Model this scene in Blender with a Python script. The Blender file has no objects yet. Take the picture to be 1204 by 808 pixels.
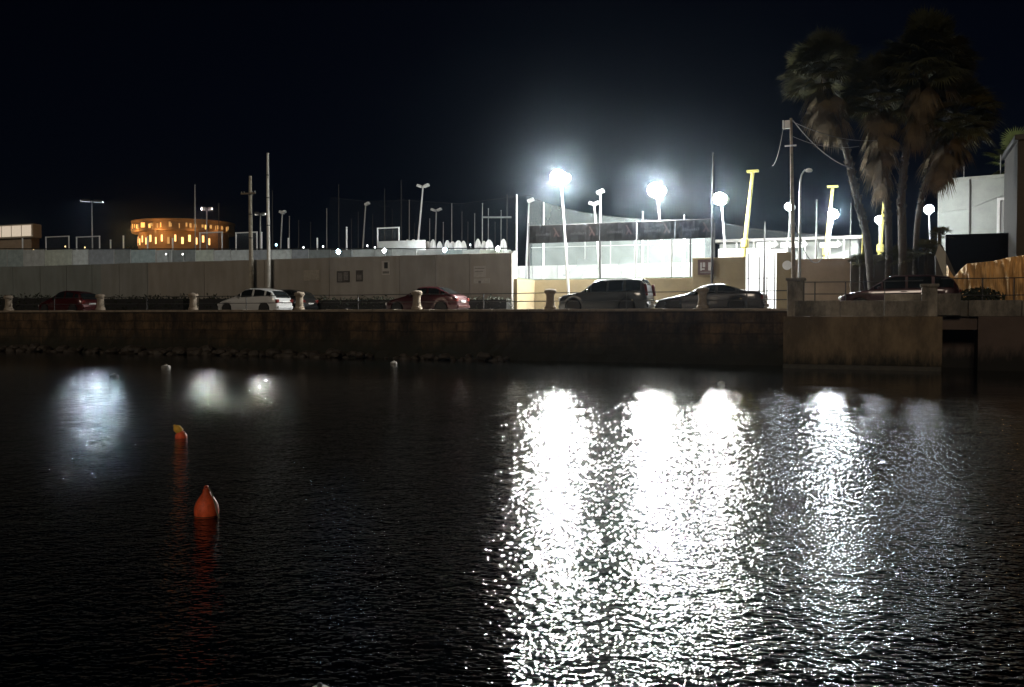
import bpy, bmesh, math, random
from mathutils import Vector, Matrix, noise
R = math.radians
random.seed(7)
scn = bpy.context.scene
COL = scn.collection

# ------------------------------------------------------------------ camera
F_PX, CX, CY, HORIZ, CAM_H = 1100.0, 602.0, 404.0, 371.0, 2.1
PITCH = math.atan((CY - HORIZ) / F_PX)
cam_d = bpy.data.cameras.new('camera')
cam = bpy.data.objects.new('camera', cam_d)
COL.objects.link(cam)
cam.location = (0, 0, CAM_H)
cam.rotation_euler = (R(90) - PITCH, 0, 0)
cam_d.sensor_width = 36
cam_d.lens = 36 * F_PX / 1204
cam_d.clip_start = 0.1
cam_d.clip_end = 3000
scn.camera = cam

# ------------------------------------------------------------------ night sky, dim warm glow of the near shore, exposure
SUN_EL, SUN_AZ = 24.0, 200.0            # azimuth the light comes from (behind the camera)
w = bpy.data.worlds.new('World'); scn.world = w; w.use_nodes = True
nt = w.node_tree; nt.nodes.clear()
wo = nt.nodes.new('ShaderNodeOutputWorld'); bg = nt.nodes.new('ShaderNodeBackground')
sky = nt.nodes.new('ShaderNodeTexSky'); sky.sky_type = 'NISHITA'; sky.sun_disc = False
sky.sun_elevation = R(SUN_EL); sky.sun_rotation = R(SUN_AZ)
sky.air_density = 1.0; sky.dust_density = 1.0
tint = nt.nodes.new('ShaderNodeMix'); tint.data_type = 'RGBA'; tint.blend_type = 'MULTIPLY'
tint.inputs[0].default_value = 1.0
tint.inputs[7].default_value = (0.42, 0.52, 1.0, 1)
nt.links.new(sky.outputs[0], tint.inputs[6]); nt.links.new(tint.outputs[2], bg.inputs[0])
bg.inputs[1].default_value = 0.00055
nt.links.new(bg.outputs[0], wo.inputs[0])

sun_d = bpy.data.lights.new('sun', 'SUN'); sun_d.energy = 0.50; sun_d.angle = R(12)
sun_d.color = (1.0, 0.84, 0.66)
sun = bpy.data.objects.new('sun', sun_d); COL.objects.link(sun)
az = R(SUN_AZ)
src = Vector((math.sin(az) * math.cos(R(SUN_EL)), math.cos(az) * math.cos(R(SUN_EL)), math.sin(R(SUN_EL))))
sun.rotation_euler = (-src).to_track_quat('-Z', 'Y').to_euler()

vs = scn.view_settings
vs.view_transform = 'Standard'; vs.look = 'None'; vs.gamma = 1; vs.exposure = 0; vs.use_curve_mapping = False
cy = scn.cycles
cy.use_denoising = True
cy.max_bounces = 5; cy.diffuse_bounces = 2; cy.glossy_bounces = 4; cy.transparent_max_bounces = 24
cy.volume_bounces = 0
cy.caustics_reflective = False; cy.caustics_refractive = False
cy.sample_clamp_indirect = 12.0; cy.sample_clamp_direct = 0.0
LAMP = 2600.0

# ------------------------------------------------------------------ frames: the quay runs 22.5 degrees off the picture plane
T = Vector((0.924, -0.3826)); N = Vector((0.3826, 0.924)); ALPHA = math.atan2(T.y, T.x)
P0 = Vector((-17.39, 51.0)); C0 = P0.dot(N); S0 = P0.dot(T)

def ray(px, py):
    d = Vector(((px - CX) / F_PX, (CY - py) / F_PX, -1.0))
    cp, sp = math.cos(R(90) - PITCH), math.sin(R(90) - PITCH)
    return Vector((d.x, d.y * cp - d.z * sp, d.y * sp + d.z * cp))

def at(px, py, off):
    """photo column/row on the vertical plane `off` metres behind the quay edge -> (along quay, off, height)"""
    d = ray(px, py)
    k = (off + C0) / (d.x * N.x + d.y * N.y)
    return Vector((k * (d.x * T.x + d.y * T.y) - S0, off, CAM_H + k * d.z))

def world(p):
    s, o, z = p[0] + S0, p[1] + C0, p[2]
    return Vector((T.x * s + N.x * o, T.y * s + N.y * o, z))

def on_water(px, py):
    d = ray(px, py); k = -CAM_H / d.z
    return Vector((d.x * k, d.y * k, 0))

ROAD, TERR = 2.15, 4.2

# ------------------------------------------------------------------ materials
MATS = {}
def mat(name, col, rough=0.7, metal=0.0, var=0.0, scale=4.0, bump=0.0, bscale=None, coat=0.0, spec=0.5, emit=None, estr=0.0, trans=0.0):
    if name in MATS: return MATS[name]
    m = bpy.data.materials.new(name); m.use_nodes = True; t = m.node_tree
    b = t.nodes['Principled BSDF']
    b.inputs['Base Color'].default_value = (*col, 1); b.inputs['Roughness'].default_value = rough
    b.inputs['Metallic'].default_value = metal; b.inputs['Coat Weight'].default_value = coat
    b.inputs['Coat Roughness'].default_value = 0.06
    b.inputs['Specular IOR Level'].default_value = spec
    if trans: b.inputs['Transmission Weight'].default_value = trans
    if emit:
        b.inputs['Emission Color'].default_value = (*emit, 1); b.inputs['Emission Strength'].default_value = estr
    if var or bump:
        tc = t.nodes.new('ShaderNodeTexCoord')
        n = t.nodes.new('ShaderNodeTexNoise'); n.inputs['Scale'].default_value = scale; n.inputs['Detail'].default_value = 6
        n.inputs['Roughness'].default_value = 0.65
        t.links.new(tc.outputs['Object'], n.inputs['Vector'])
        if var:
            cr = t.nodes.new('ShaderNodeValToRGB')
            cr.color_ramp.elements[0].position = 0.3; cr.color_ramp.elements[1].position = 0.7
            cr.color_ramp.elements[0].color = (*[c * (1 - var) for c in col], 1)
            cr.color_ramp.elements[1].color = (*[min(1, c * (1 + var)) for c in col], 1)
            t.links.new(n.outputs['Fac'], cr.inputs[0]); t.links.new(cr.outputs[0], b.inputs['Base Color'])
        if bump:
            n2 = t.nodes.new('ShaderNodeTexNoise'); n2.inputs['Scale'].default_value = bscale or scale * 3
            n2.inputs['Detail'].default_value = 5
            t.links.new(tc.outputs['Object'], n2.inputs['Vector'])
            bp = t.nodes.new('ShaderNodeBump'); bp.inputs['Strength'].default_value = 1; bp.inputs['Distance'].default_value = bump
            t.links.new(n2.outputs['Fac'], bp.inputs['Height']); t.links.new(bp.outputs[0], b.inputs['Normal'])
    MATS[name] = m
    return m

def emat(name, col, strength):
    if name in MATS: return MATS[name]
    m = bpy.data.materials.new(name); m.use_nodes = True; t = m.node_tree; t.nodes.clear()
    e = t.nodes.new('ShaderNodeEmission'); o = t.nodes.new('ShaderNodeOutputMaterial')
    e.inputs[0].default_value = (*col, 1); e.inputs[1].default_value = strength
    t.links.new(e.outputs[0], o.inputs[0]); MATS[name] = m
    return m

def netmat(name, col, cover, trans=0.5):
    """fine knotted net seen from afar: partly open, partly thread that takes and passes light"""
    if name in MATS: return MATS[name]
    m = bpy.data.materials.new(name); m.use_nodes = True; t = m.node_tree; t.nodes.clear()
    o = t.nodes.new('ShaderNodeOutputMaterial'); mx = t.nodes.new('ShaderNodeMixShader'); m2 = t.nodes.new('ShaderNodeMixShader')
    tr = t.nodes.new('ShaderNodeBsdfTransparent'); df = t.nodes.new('ShaderNodeBsdfDiffuse'); tl = t.nodes.new('ShaderNodeBsdfTranslucent')
    df.inputs[0].default_value = (*col, 1); tl.inputs[0].default_value = (*col, 1)
    m2.inputs[0].default_value = trans
    t.links.new(df.outputs[0], m2.inputs[1]); t.links.new(tl.outputs[0], m2.inputs[2])
    tc = t.nodes.new('ShaderNodeTexCoord'); n = t.nodes.new('ShaderNodeTexNoise'); n.inputs['Scale'].default_value = 0.5
    n.inputs['Detail'].default_value = 3
    mr = t.nodes.new('ShaderNodeMapRange'); mr.inputs[1].default_value = 0.3; mr.inputs[2].default_value = 0.7
    mr.inputs[3].default_value = cover * 0.65; mr.inputs[4].default_value = min(1, cover * 1.35)
    t.links.new(tc.outputs['Object'], n.inputs['Vector']); t.links.new(n.outputs['Fac'], mr.inputs[0]); t.links.new(mr.outputs[0], mx.inputs[0])
    t.links.new(tr.outputs[0], mx.inputs[1]); t.links.new(m2.outputs[0], mx.inputs[2]); t.links.new(mx.outputs[0], o.inputs[0])
    MATS[name] = m
    return m

def add_nodes_brick(m, bw, bh, mortar=0.02, dark=0.55, bump=0.02):
    """courses of worn ashlar on a wall standing in the local xz plane, mixed over the noise colour"""
    t = m.node_tree; b = t.nodes['Principled BSDF']
    tc = t.nodes.new('ShaderNodeTexCoord'); sp = t.nodes.new('ShaderNodeSeparateXYZ'); cb = t.nodes.new('ShaderNodeCombineXYZ')
    t.links.new(tc.outputs['Object'], sp.inputs[0]); t.links.new(sp.outputs[0], cb.inputs[0]); t.links.new(sp.outputs[2], cb.inputs[1])
    nz = t.nodes.new('ShaderNodeTexNoise'); nz.inputs['Scale'].default_value = 1.3
    t.links.new(tc.outputs['Object'], nz.inputs['Vector'])
    mv = t.nodes.new('ShaderNodeMix'); mv.data_type = 'VECTOR'; mv.inputs[0].default_value = 0.14
    t.links.new(cb.outputs[0], mv.inputs[4]); t.links.new(nz.outputs['Color'], mv.inputs[5])
    br = t.nodes.new('ShaderNodeTexBrick'); br.inputs['Scale'].default_value = 1.0
    br.inputs['Brick Width'].default_value = bw; br.inputs['Row Height'].default_value = bh; br.inputs['Mortar Size'].default_value = mortar
    br.inputs['Color1'].default_value = (1, 1, 1, 1); br.inputs['Color2'].default_value = (0.62, 0.60, 0.56, 1); br.inputs['Mortar'].default_value = (dark, dark, dark, 1)
    t.links.new(mv.outputs[1], br.inputs['Vector'])
    src_link = b.inputs['Base Color'].links[0].from_socket
    mx = t.nodes.new('ShaderNodeMix'); mx.data_type = 'RGBA'; mx.blend_type = 'MULTIPLY'; mx.inputs[0].default_value = 1
    t.links.new(src_link, mx.inputs[6]); t.links.new(br.outputs['Color'], mx.inputs[7]); t.links.new(mx.outputs[2], b.inputs['Base Color'])
    return m

def add_stains(m, dark=0.25):
    t = m.node_tree; b = t.nodes['Principled BSDF']; tc = t.nodes.new('ShaderNodeTexCoord')
    mp = t.nodes.new('ShaderNodeMapping'); mp.inputs['Scale'].default_value = (0.9, 1, 0.35)
    n = t.nodes.new('ShaderNodeTexNoise'); n.inputs['Scale'].default_value = 0.9; n.inputs['Detail'].default_value = 8; n.inputs['Roughness'].default_value = 0.75
    t.links.new(tc.outputs['Object'], mp.inputs[0]); t.links.new(mp.outputs[0], n.inputs['Vector'])
    cr = t.nodes.new('ShaderNodeValToRGB'); cr.color_ramp.elements[0].position = 0.42; cr.color_ramp.elements[1].position = 0.64
    cr.color_ramp.elements[0].color = (dark, dark * 0.96, dark * 0.9, 1); cr.color_ramp.elements[1].color = (1.7, 1.62, 1.5, 1)
    sl = b.inputs['Base Color'].links[0].from_socket
    mx = t.nodes.new('ShaderNodeMix'); mx.data_type = 'RGBA'; mx.blend_type = 'MULTIPLY'; mx.inputs[0].default_value = 1
    t.links.new(n.outputs['Fac'], cr.inputs[0]); t.links.new(sl, mx.inputs[6]); t.links.new(cr.outputs[0], mx.inputs[7]); t.links.new(mx.outputs[2], b.inputs['Base Color'])
    return m

def add_tide(m, z0, z1, col):
    """algae and wet dirt growing up the wall from the waterline: ragged, its own shape"""
    t = m.node_tree; b = t.nodes['Principled BSDF']
    tc = t.nodes.new('ShaderNodeTexCoord'); gm = t.nodes.new('ShaderNodeNewGeometry'); sp = t.nodes.new('ShaderNodeSeparateXYZ')
    t.links.new(gm.outputs['Position'], sp.inputs[0])
    mp = t.nodes.new('ShaderNodeMapping'); mp.inputs['Scale'].default_value = (2.2, 1, 0.55)
    n = t.nodes.new('ShaderNodeTexNoise'); n.inputs['Scale'].default_value = 1.6; n.inputs['Detail'].default_value = 6; n.inputs['Roughness'].default_value = 0.7
    t.links.new(tc.outputs['Object'], mp.inputs[0]); t.links.new(mp.outputs[0], n.inputs['Vector'])
    ma = t.nodes.new('ShaderNodeMath'); ma.operation = 'MULTIPLY_ADD'; ma.inputs[1].default_value = -1.5
    t.links.new(n.outputs['Fac'], ma.inputs[0]); ad = t.nodes.new('ShaderNodeMath'); ad.operation = 'ADD'; ad.inputs[1].default_value = 0.75
    t.links.new(sp.outputs[2], ad.inputs[0]); t.links.new(ad.outputs[0], ma.inputs[2])
    mr = t.nodes.new('ShaderNodeMapRange'); mr.inputs[1].default_value = z0; mr.inputs[2].default_value = z1
    mr.inputs[3].default_value = 1; mr.inputs[4].default_value = 0
    t.links.new(ma.outputs[0], mr.inputs[0])
    src_link = b.inputs['Base Color'].links[0].from_socket
    mx = t.nodes.new('ShaderNodeMix'); mx.data_type = 'RGBA'
    t.links.new(mr.outputs[0], mx.inputs[0]); t.links.new(src_link, mx.inputs[6]); mx.inputs[7].default_value = (*col, 1)
    t.links.new(mx.outputs[2], b.inputs['Base Color'])
    return m

# ------------------------------------------------------------------ mesh helpers
class MB:
    def __init__(s): s.v = []; s.f = []
    def add(s, vs, fs):
        k = len(s.v); s.v += [tuple(v) for v in vs]; s.f += [tuple(i + k for i in f) for f in fs]; return s
    def box(s, c, size, rot=None):
        x, y, z = [d / 2 for d in size]
        vs = [Vector(p) for p in ((-x,-y,-z),(x,-y,-z),(x,y,-z),(-x,y,-z),(-x,-y,z),(x,-y,z),(x,y,z),(-x,y,z))]
        if rot is not None: vs = [rot @ v for v in vs]
        return s.add([v + Vector(c) for v in vs], [(0,3,2,1),(4,5,6,7),(0,1,5,4),(1,2,6,5),(2,3,7,6),(3,0,4,7)])
    def span(s, a, b):
        return s.box([(a[i] + b[i]) / 2 for i in range(3)], [abs(b[i] - a[i]) for i in range(3)])
    def tube(s, pts, rad, seg=8, cap=True):
        pts = [Vector(p) for p in pts]; n = len(pts)
        if not isinstance(rad, (list, tuple)): rad = [rad] * n
        rings = []; up = None
        for i, p in enumerate(pts):
            d = (pts[min(i + 1, n - 1)] - pts[max(i - 1, 0)]).normalized()
            if up is None: up = Vector((0, 0, 1)) if abs(d.z) < 0.9 else Vector((1, 0, 0))
            a = d.cross(up).normalized(); b = a.cross(d).normalized(); up = b
            rings.append([p + (a * math.cos(q) + b * math.sin(q)) * rad[i] for q in [2 * math.pi * j / seg for j in range(seg)]])
        vs = [v for r_ in rings for v in r_]; fs = []
        for i in range(n - 1):
            for j in range(seg):
                fs.append((i*seg + j, i*seg + (j+1) % seg, (i+1)*seg + (j+1) % seg, (i+1)*seg + j))
        if cap: fs += [tuple(range(seg))[::-1], tuple(range((n-1)*seg, n*seg))]
        return s.add(vs, fs)
    def lathe(s, prof, seg=20, axis='z', c=(0,0,0)):
        vs = []; fs = []; n = len(prof); c = Vector(c)
        for r_, h in prof:
            for j in range(seg):
                q = 2 * math.pi * j / seg
                p = (r_*math.cos(q), r_*math.sin(q), h)
                if axis == 'y': p = (p[0], p[2], p[1])
                vs.append(Vector(p) + c)
        for i in range(n - 1):
            for j in range(seg):
                fs.append((i*seg + j, i*seg + (j+1) % seg, (i+1)*seg + (j+1) % seg, (i+1)*seg + j))
        fs += [tuple(range(seg))[::-1], tuple(range((n-1)*seg, n*seg))]
        return s.add(vs, fs)
    def build(s, name, m, parent=None, smooth=False, bevel=0.0, loc=None, rotz=0.0):
        me = bpy.data.meshes.new(name); me.from_pydata(s.v, [], s.f); me.validate()
        bm = bmesh.new(); bm.from_mesh(me)
        bmesh.ops.recalc_face_normals(bm, faces=bm.faces)
        if bevel: bmesh.ops.bevel(bm, geom=list(bm.edges), offset=bevel, segments=2, affect='EDGES', profile=0.5, clamp_overlap=True)
        bm.to_mesh(me); bm.free()
        if smooth:
            me.polygons.foreach_set('use_smooth', [True] * len(me.polygons))
            if hasattr(me, 'set_sharp_from_angle'): me.set_sharp_from_angle(angle=R(40))
        me.materials.append(m)
        o = bpy.data.objects.new(name, me); COL.objects.link(o)
        if parent: o.parent = parent
        if loc is not None: o.location = loc
        o.rotation_euler.z = rotz
        return o

def tag(o, label=None, cat=None, group=None, kind=None):
    if label: o['label'] = label
    if cat: o['category'] = cat
    if group: o['group'] = group
    if kind: o['kind'] = kind
    return o

def thing(name, label, cat, p, group=None, rot=0.0):
    """an Empty at a thing's base, p in quay coordinates; its children are built in its own frame (x along the quay, y away from the water)"""
    o = bpy.data.objects.new(name, None); COL.objects.link(o); o.empty_display_size = 0.3
    o.location = world(p); o.rotation_euler.z = ALPHA + rot
    return tag(o, label, cat, group)

def solo(mb, name, m, label, cat, p, group=None, rot=0.0, **k):
    return tag(mb.build(name, m, None, loc=world(p), rotz=ALPHA + rot, **k), label, cat, group)

def copy_tree(o, parent=None):
    c = o.copy(); COL.objects.link(c); c.parent = parent
    for ch in list(o.children): copy_tree(ch, c)
    return c

ORD = ['first','second','third','fourth','fifth','sixth','seventh','eighth','ninth','tenth','eleventh','twelfth','thirteenth','fourteenth','fifteenth','sixteenth']

def interp(tab, x):
    for (a, za), (b, zb) in zip(tab, tab[1:]):
        if x <= b:
            t = 0 if b == a else max(0, (x - a) / (b - a)); t = t
            return za + (zb - za) * t
    return tab[-1][1]

# colours
M_white   = mat('white_paint', (0.78, 0.79, 0.78), 0.55, var=0.06, scale=3)
M_offwht  = mat('chalky_white_render', (0.33, 0.355, 0.335), 0.85, var=0.14, scale=0.9, bump=0.01)
M_steel   = mat('galvanised_steel', (0.42, 0.43, 0.43), 0.45, 0.7, var=0.15, scale=8)
M_dsteel  = mat('dark_painted_steel', (0.05, 0.05, 0.05), 0.5, 0.3, var=0.2, scale=9)
M_wood    = mat('weathered_pole_wood', (0.22, 0.18, 0.13), 0.85, var=0.35, scale=6, bump=0.01)
M_yellow  = mat('yellow_pole_paint', (0.62, 0.55, 0.16), 0.5, var=0.15, scale=5)
M_ochre   = mat('ochre_wall_paint', (0.25, 0.20, 0.115), 0.85, var=0.12, scale=1.2, bump=0.008)
M_brownw  = mat('brown_wall_render', (0.32, 0.25, 0.18), 0.9, var=0.18, scale=1.0, bump=0.01)
M_black   = mat('matt_black', (0.012, 0.012, 0.012), 0.6)
M_rubber  = mat('tyre_rubber', (0.02, 0.02, 0.02), 0.8)
M_rim     = mat('alloy_rim', (0.45, 0.45, 0.46), 0.3, 0.9)
M_glass   = mat('car_glass', (0.012, 0.015, 0.016), 0.04, spec=0.8)
M_lens    = mat('clear_lamp_lens', (0.75, 0.76, 0.76), 0.12, coat=1.0)
M_red     = mat('red_lamp_lens', (0.12, 0.008, 0.006), 0.3, coat=0.2)
M_bollard = mat('worn_limestone', (0.25, 0.205, 0.155), 0.9, var=0.25, scale=5, bump=0.02)
E_white   = emat('floodlight_led_white', (1.0, 0.99, 0.94), LAMP)
E_cool    = emat('floodlight_led_cool', (0.86, 0.94, 1.0), LAMP * 0.8)

# ------------------------------------------------------------------ setting: water, ground, quay top
def make_water():
    m = bpy.data.materials.new('harbour_water'); m.use_nodes = True; t = m.node_tree
    b = t.nodes['Principled BSDF']
    b.inputs['Base Color'].default_value = (0.0012, 0.0022, 0.0024, 1)
    b.inputs['Roughness'].default_value = 0.085; b.inputs['IOR'].default_value = 1.333
    tc = t.nodes.new('ShaderNodeTexCoord')
    def wavelets(layers):                      # (rotation, stretch along crest, scale 1/m, amplitude m, detail)
        prev = None
        for rot, st, sc, amp, det in layers:
            mp = t.nodes.new('ShaderNodeMapping'); mp.inputs['Rotation'].default_value = (0, 0, R(rot)); mp.inputs['Scale'].default_value = (st, 1, 1)
            n = t.nodes.new('ShaderNodeTexNoise'); n.inputs['Scale'].default_value = sc; n.inputs['Detail'].default_value = det; n.inputs['Roughness'].default_value = 0.5
            n.inputs['Distortion'].default_value = 0.35
            t.links.new(tc.outputs['Object'], mp.inputs[0]); t.links.new(mp.outputs[0], n.inputs['Vector'])
            mu = t.nodes.new('ShaderNodeMath'); mu.operation = 'MULTIPLY_ADD'; mu.inputs[1].default_value = amp
            t.links.new(n.outputs['Fac'], mu.inputs[0])
            if prev: t.links.new(prev.outputs[0], mu.inputs[2])
            else: mu.inputs[2].default_value = 0
            prev = mu
        return prev
    fine = wavelets(((36, 0.60, 26.0, 0.0080, 1.5), (-34, 0.60, 15.0, 0.0125, 1.5), (12, 0.85, 6.0, 0.0120, 1.5)))
    long_ = wavelets(((14, 1.0, 3.4, 0.034, 2.5), (-16, 1.0, 1.5, 0.044, 2.0), (5, 0.9, 0.5, 0.030, 0.0)))
    # the wall keeps the land breeze off a strip of calm water at its foot; the longer chop runs along the middle of the harbour
    dn = t.nodes.new('ShaderNodeVectorMath'); dn.operation = 'DOT_PRODUCT'; dn.inputs[1].default_value = (N.x, N.y, 0)
    t.links.new(tc.outputs['Object'], dn.inputs[0])
    n2 = t.nodes.new('ShaderNodeTexNoise'); n2.inputs['Scale'].default_value = 0.12; t.links.new(tc.outputs['Object'], n2.inputs['Vector'])
    ad = t.nodes.new('ShaderNodeMath'); ad.operation = 'MULTIPLY_ADD'; ad.inputs[1].default_value = 5.0
    t.links.new(n2.outputs['Fac'], ad.inputs[0]); t.links.new(dn.outputs['Value'], ad.inputs[2])
    def ramp(o0, o1, v0, v1):
        mr = t.nodes.new('ShaderNodeMapRange'); mr.interpolation_type = 'SMOOTHSTEP'
        mr.inputs[1].default_value = C0 + 2.5 + o0; mr.inputs[2].default_value = C0 + 2.5 + o1; mr.inputs[3].default_value = v0; mr.inputs[4].default_value = v1
        t.links.new(ad.outputs[0], mr.inputs[0]); return mr
    def times(a, b):
        m_ = t.nodes.new('ShaderNodeMath'); m_.operation = 'MULTIPLY'; t.links.new(a.outputs[0], m_.inputs[0]); t.links.new(b.outputs[0], m_.inputs[1]); return m_
    calm = ramp(-29, -6, 1.0, 0.10)
    prev = t.nodes.new('ShaderNodeMath'); prev.operation = 'ADD'
    t.links.new(times(fine, calm).outputs[0], prev.inputs[0])
    t.links.new(times(times(long_, ramp(-33, -22, 0.40, 1.0)), calm).outputs[0], prev.inputs[1])
    bp = t.nodes.new('ShaderNodeBump'); bp.inputs['Strength'].default_value = 1.0; bp.inputs['Distance'].default_value = 1.0
    t.links.new(prev.outputs[0], bp.inputs['Height']); t.links.new(bp.outputs[0], b.inputs['Normal'])
    return m
mb = MB(); mb.add([(-140,-30,0),(140,-30,0),(140,120,0),(-140,120,0)], [(0,1,2,3)])
tag(mb.build('water', make_water()), kind='structure')

def strip(name, m, s0, s1, o0, o1, z0, z1):
    mb = MB(); mb.span((s0, o0, z0), (s1, o1, z1))
    o = mb.build(name, m, None, loc=world((0,0,0)), rotz=ALPHA); return tag(o, kind='structure')
M_asph = mat('asphalt', (0.05, 0.05, 0.05), 0.9, var=0.3, scale=2, bump=0.01)
M_pave = mat('pavement_slabs', (0.22, 0.20, 0.17), 0.9, var=0.2, scale=2)
M_turf = mat('pitch_surface', (0.05, 0.09, 0.06), 0.9, var=0.2, scale=2)
strip('pavement', M_pave, -60, 27.2, 0.55, 1.35, -0.8, ROAD + 0.12)
strip('road', M_asph, -60, 45, 1.35, 7.0, -0.8, ROAD)
S_WE = at(602, 320, 7.0).x - 0.02; S_TE = at(815, 320, 10.3).x
strip('terrace_ground', M_turf, -60, S_WE, 7.3, 60, -0.8, TERR)
strip('court_ground', M_turf, S_WE + 0.004, S_TE, 10.32, 60, -0.8, TERR)
strip('yard_front', M_asph, S_WE + 0.21, S_TE, 7.003, 10.31, -0.8, ROAD - 0.02)
strip('ground', mat('dry_earth', (0.10, 0.085, 0.06), 0.95, var=0.25, scale=0.5), -400, 400, 60, 900, -0.8, 2.0)
strip('back_yard_ground', M_asph, S_TE + 0.004, 60, 7.0, 60, -0.8, ROAD - 0.02)

# ------------------------------------------------------------------ quay wall, pier block
def wobble_wall(s0, s1, o0, o1, z0, z1, step=0.5, rough=0.03):
    """a wall with an uneven front face towards the water"""
    mb = MB(); n = max(2, int((s1 - s0) / step)); k = max(2, int((z1 - z0) / step)); vs = []; fs = []
    for i in range(n + 1):
        for j in range(k + 1):
            e = 0 if j == k else random.uniform(-rough, rough)
            vs.append((s0 + (s1 - s0) * i / n, o0 + e, z0 + (z1 - z0) * j / k))
    for i in range(n):
        for j in range(k):
            a = i * (k + 1) + j; fs.append((a, a + k + 1, a + k + 2, a + 1))
    mb.add(vs, fs)
    mb.add([(s0,o0,z1),(s1,o0,z1),(s1,o1,z1),(s0,o1,z1),(s0,o1,z0),(s1,o1,z0),(s0,o0,z0),(s1,o0,z0)],
           [(0,1,2,3),(3,2,5,4),(0,3,4,6),(1,7,5,2)])
    return mb
S_E = at(921, 400, -1.7).x; S_F = at(1108, 400, -1.7).x
M_quay = mat('quay_stone', (0.085, 0.055, 0.030), 0.9, var=0.5, scale=0.9, bump=0.04, bscale=3.0)
add_nodes_brick(M_quay, 1.15, 0.40, 0.035, 0.45); add_stains(M_quay); add_tide(M_quay, 0.45, 1.45, (0.016, 0.015, 0.008))
solo(wobble_wall(-60, S_E, 0.0, 0.55, -0.8, 2.28, 0.35, 0.06), 'quay_wall', M_quay,
     'long dark weathered stone quay wall stained with algae above the water', 'quay wall', (0,0,0))
mbc = MB(); x = -60.0
while x < S_E - 0.1:
    L = min(random.uniform(1.2, 2.0), S_E - x); h = random.uniform(-0.012, 0.012)
    mbc.span((x + 0.008, -0.06 + random.uniform(-0.015, 0.015), 2.282), (x + L - 0.008, 0.52, 2.40 + h)); x += L
solo(mbc, 'quay_coping', mat('coping_stone', (0.22, 0.18, 0.135), 0.9, var=0.3, scale=2.5, bump=0.015),
     'worn pale coping stones along the top edge of the quay wall', 'coping', (0,0,0), bevel=0.015)
M_block = mat('pier_render', (0.125, 0.095, 0.06), 0.9, var=0.14, scale=0.7, bump=0.01)
add_stains(M_block, 0.75); add_tide(M_block, 0.15, 0.75, (0.018, 0.016, 0.009))
pb = wobble_wall(S_E, S_F, -1.7, 2.0, -0.8, 2.06, 0.6, 0.008)
solo(pb, 'pier_block', M_block, 'smooth rendered concrete pier block standing out from the stone quay', 'pier', (0,0,0))
solo(MB().span((S_E + 0.02, -1.95, -0.8), (S_F - 0.02, -1.705, 0.16)), 'pier_footing', mat('wet_footing', (0.035, 0.03, 0.018), 0.6, var=0.4, scale=3, bump=0.02),
     'dark algae covered ledge at the foot of the concrete pier block', 'ledge', (0,0,0), bevel=0.03)
S_G = at(1150, 400, -0.6).x
M_qr = mat('far_quay_render', (0.10, 0.07, 0.055), 0.9, var=0.2, scale=0.8, bump=0.01); add_tide(M_qr, 0.4, 1.0, (0.012, 0.01, 0.007))
mb = MB(); mb.span((S_G, -0.6, -0.8), (60, 2.0, 2.06)); mb.span((S_F + 0.003, -0.3, 1.55), (S_G - 0.003, 2.0, 2.055)); mb.span((S_F + 0.003, 1.2, -0.8), (S_G - 0.003, 2.0, 1.545))
solo(mb, 'slipway_wall', M_qr, 'dark brown quay wall with a black culvert opening beside the pier block', 'quay wall', (0,0,0))
# low parapet of blocks on the pier
M_par = add_stains(mat('parapet_blocks', (0.20, 0.185, 0.16), 0.9, var=0.3, scale=1.6, bump=0.02), 0.55)
mb = MB(); x = at(934, 360, -1.5).x; xe = 44.0
while x < xe:
    L = random.uniform(1.3, 2.1); d = random.uniform(-0.03, 0.03)
    mb.span((x + 0.012, -1.45 + d if x < S_F - 1 else -0.5 + d, 2.064), (x + L - 0.012, -1.05 + d if x < S_F - 1 else -0.1 + d, 2.68 + random.uniform(-0.02, 0.02))); x += L
solo(mb, 'parapet', M_par, 'low grey parapet of separate stained concrete blocks on the pier', 'parapet', (0,0,0), bevel=0.02)
a = at(1040, 346, -0.6); b2 = at(1130, 353, -0.6)
solo(MB().span((a.x, -0.72, 2.1), (b2.x, -0.5, a.z)), 'slab_wall', M_par, 'plain low grey slab wall behind the parapet in front of the dark red car', 'wall', (0,0,0), bevel=0.02)

def pillar(px, w, y0, lab, off):
    p = at(px, y0, off); t = thing('stone_pillar', lab, 'pillar', (p.x, off, 2.06))
    h = p.z - 2.06
    MB().span((-w/2, -w/2, 0), (w/2, w/2, h - 0.12)).build('shaft', M_par, t, bevel=0.02)
    MB().span((-w/2 - 0.06, -w/2 - 0.06, h - 0.118), (w/2 + 0.06, w/2 + 0.06, h)).build('cap', M_par, t, bevel=0.025)
pillar(936, 0.62, 327, 'square grey stone pillar at the corner where the pier parapet starts', -1.0)
pillar(1093, 0.55, 334, 'square pale stone pillar in front of the dark red car', -0.9)

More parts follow.
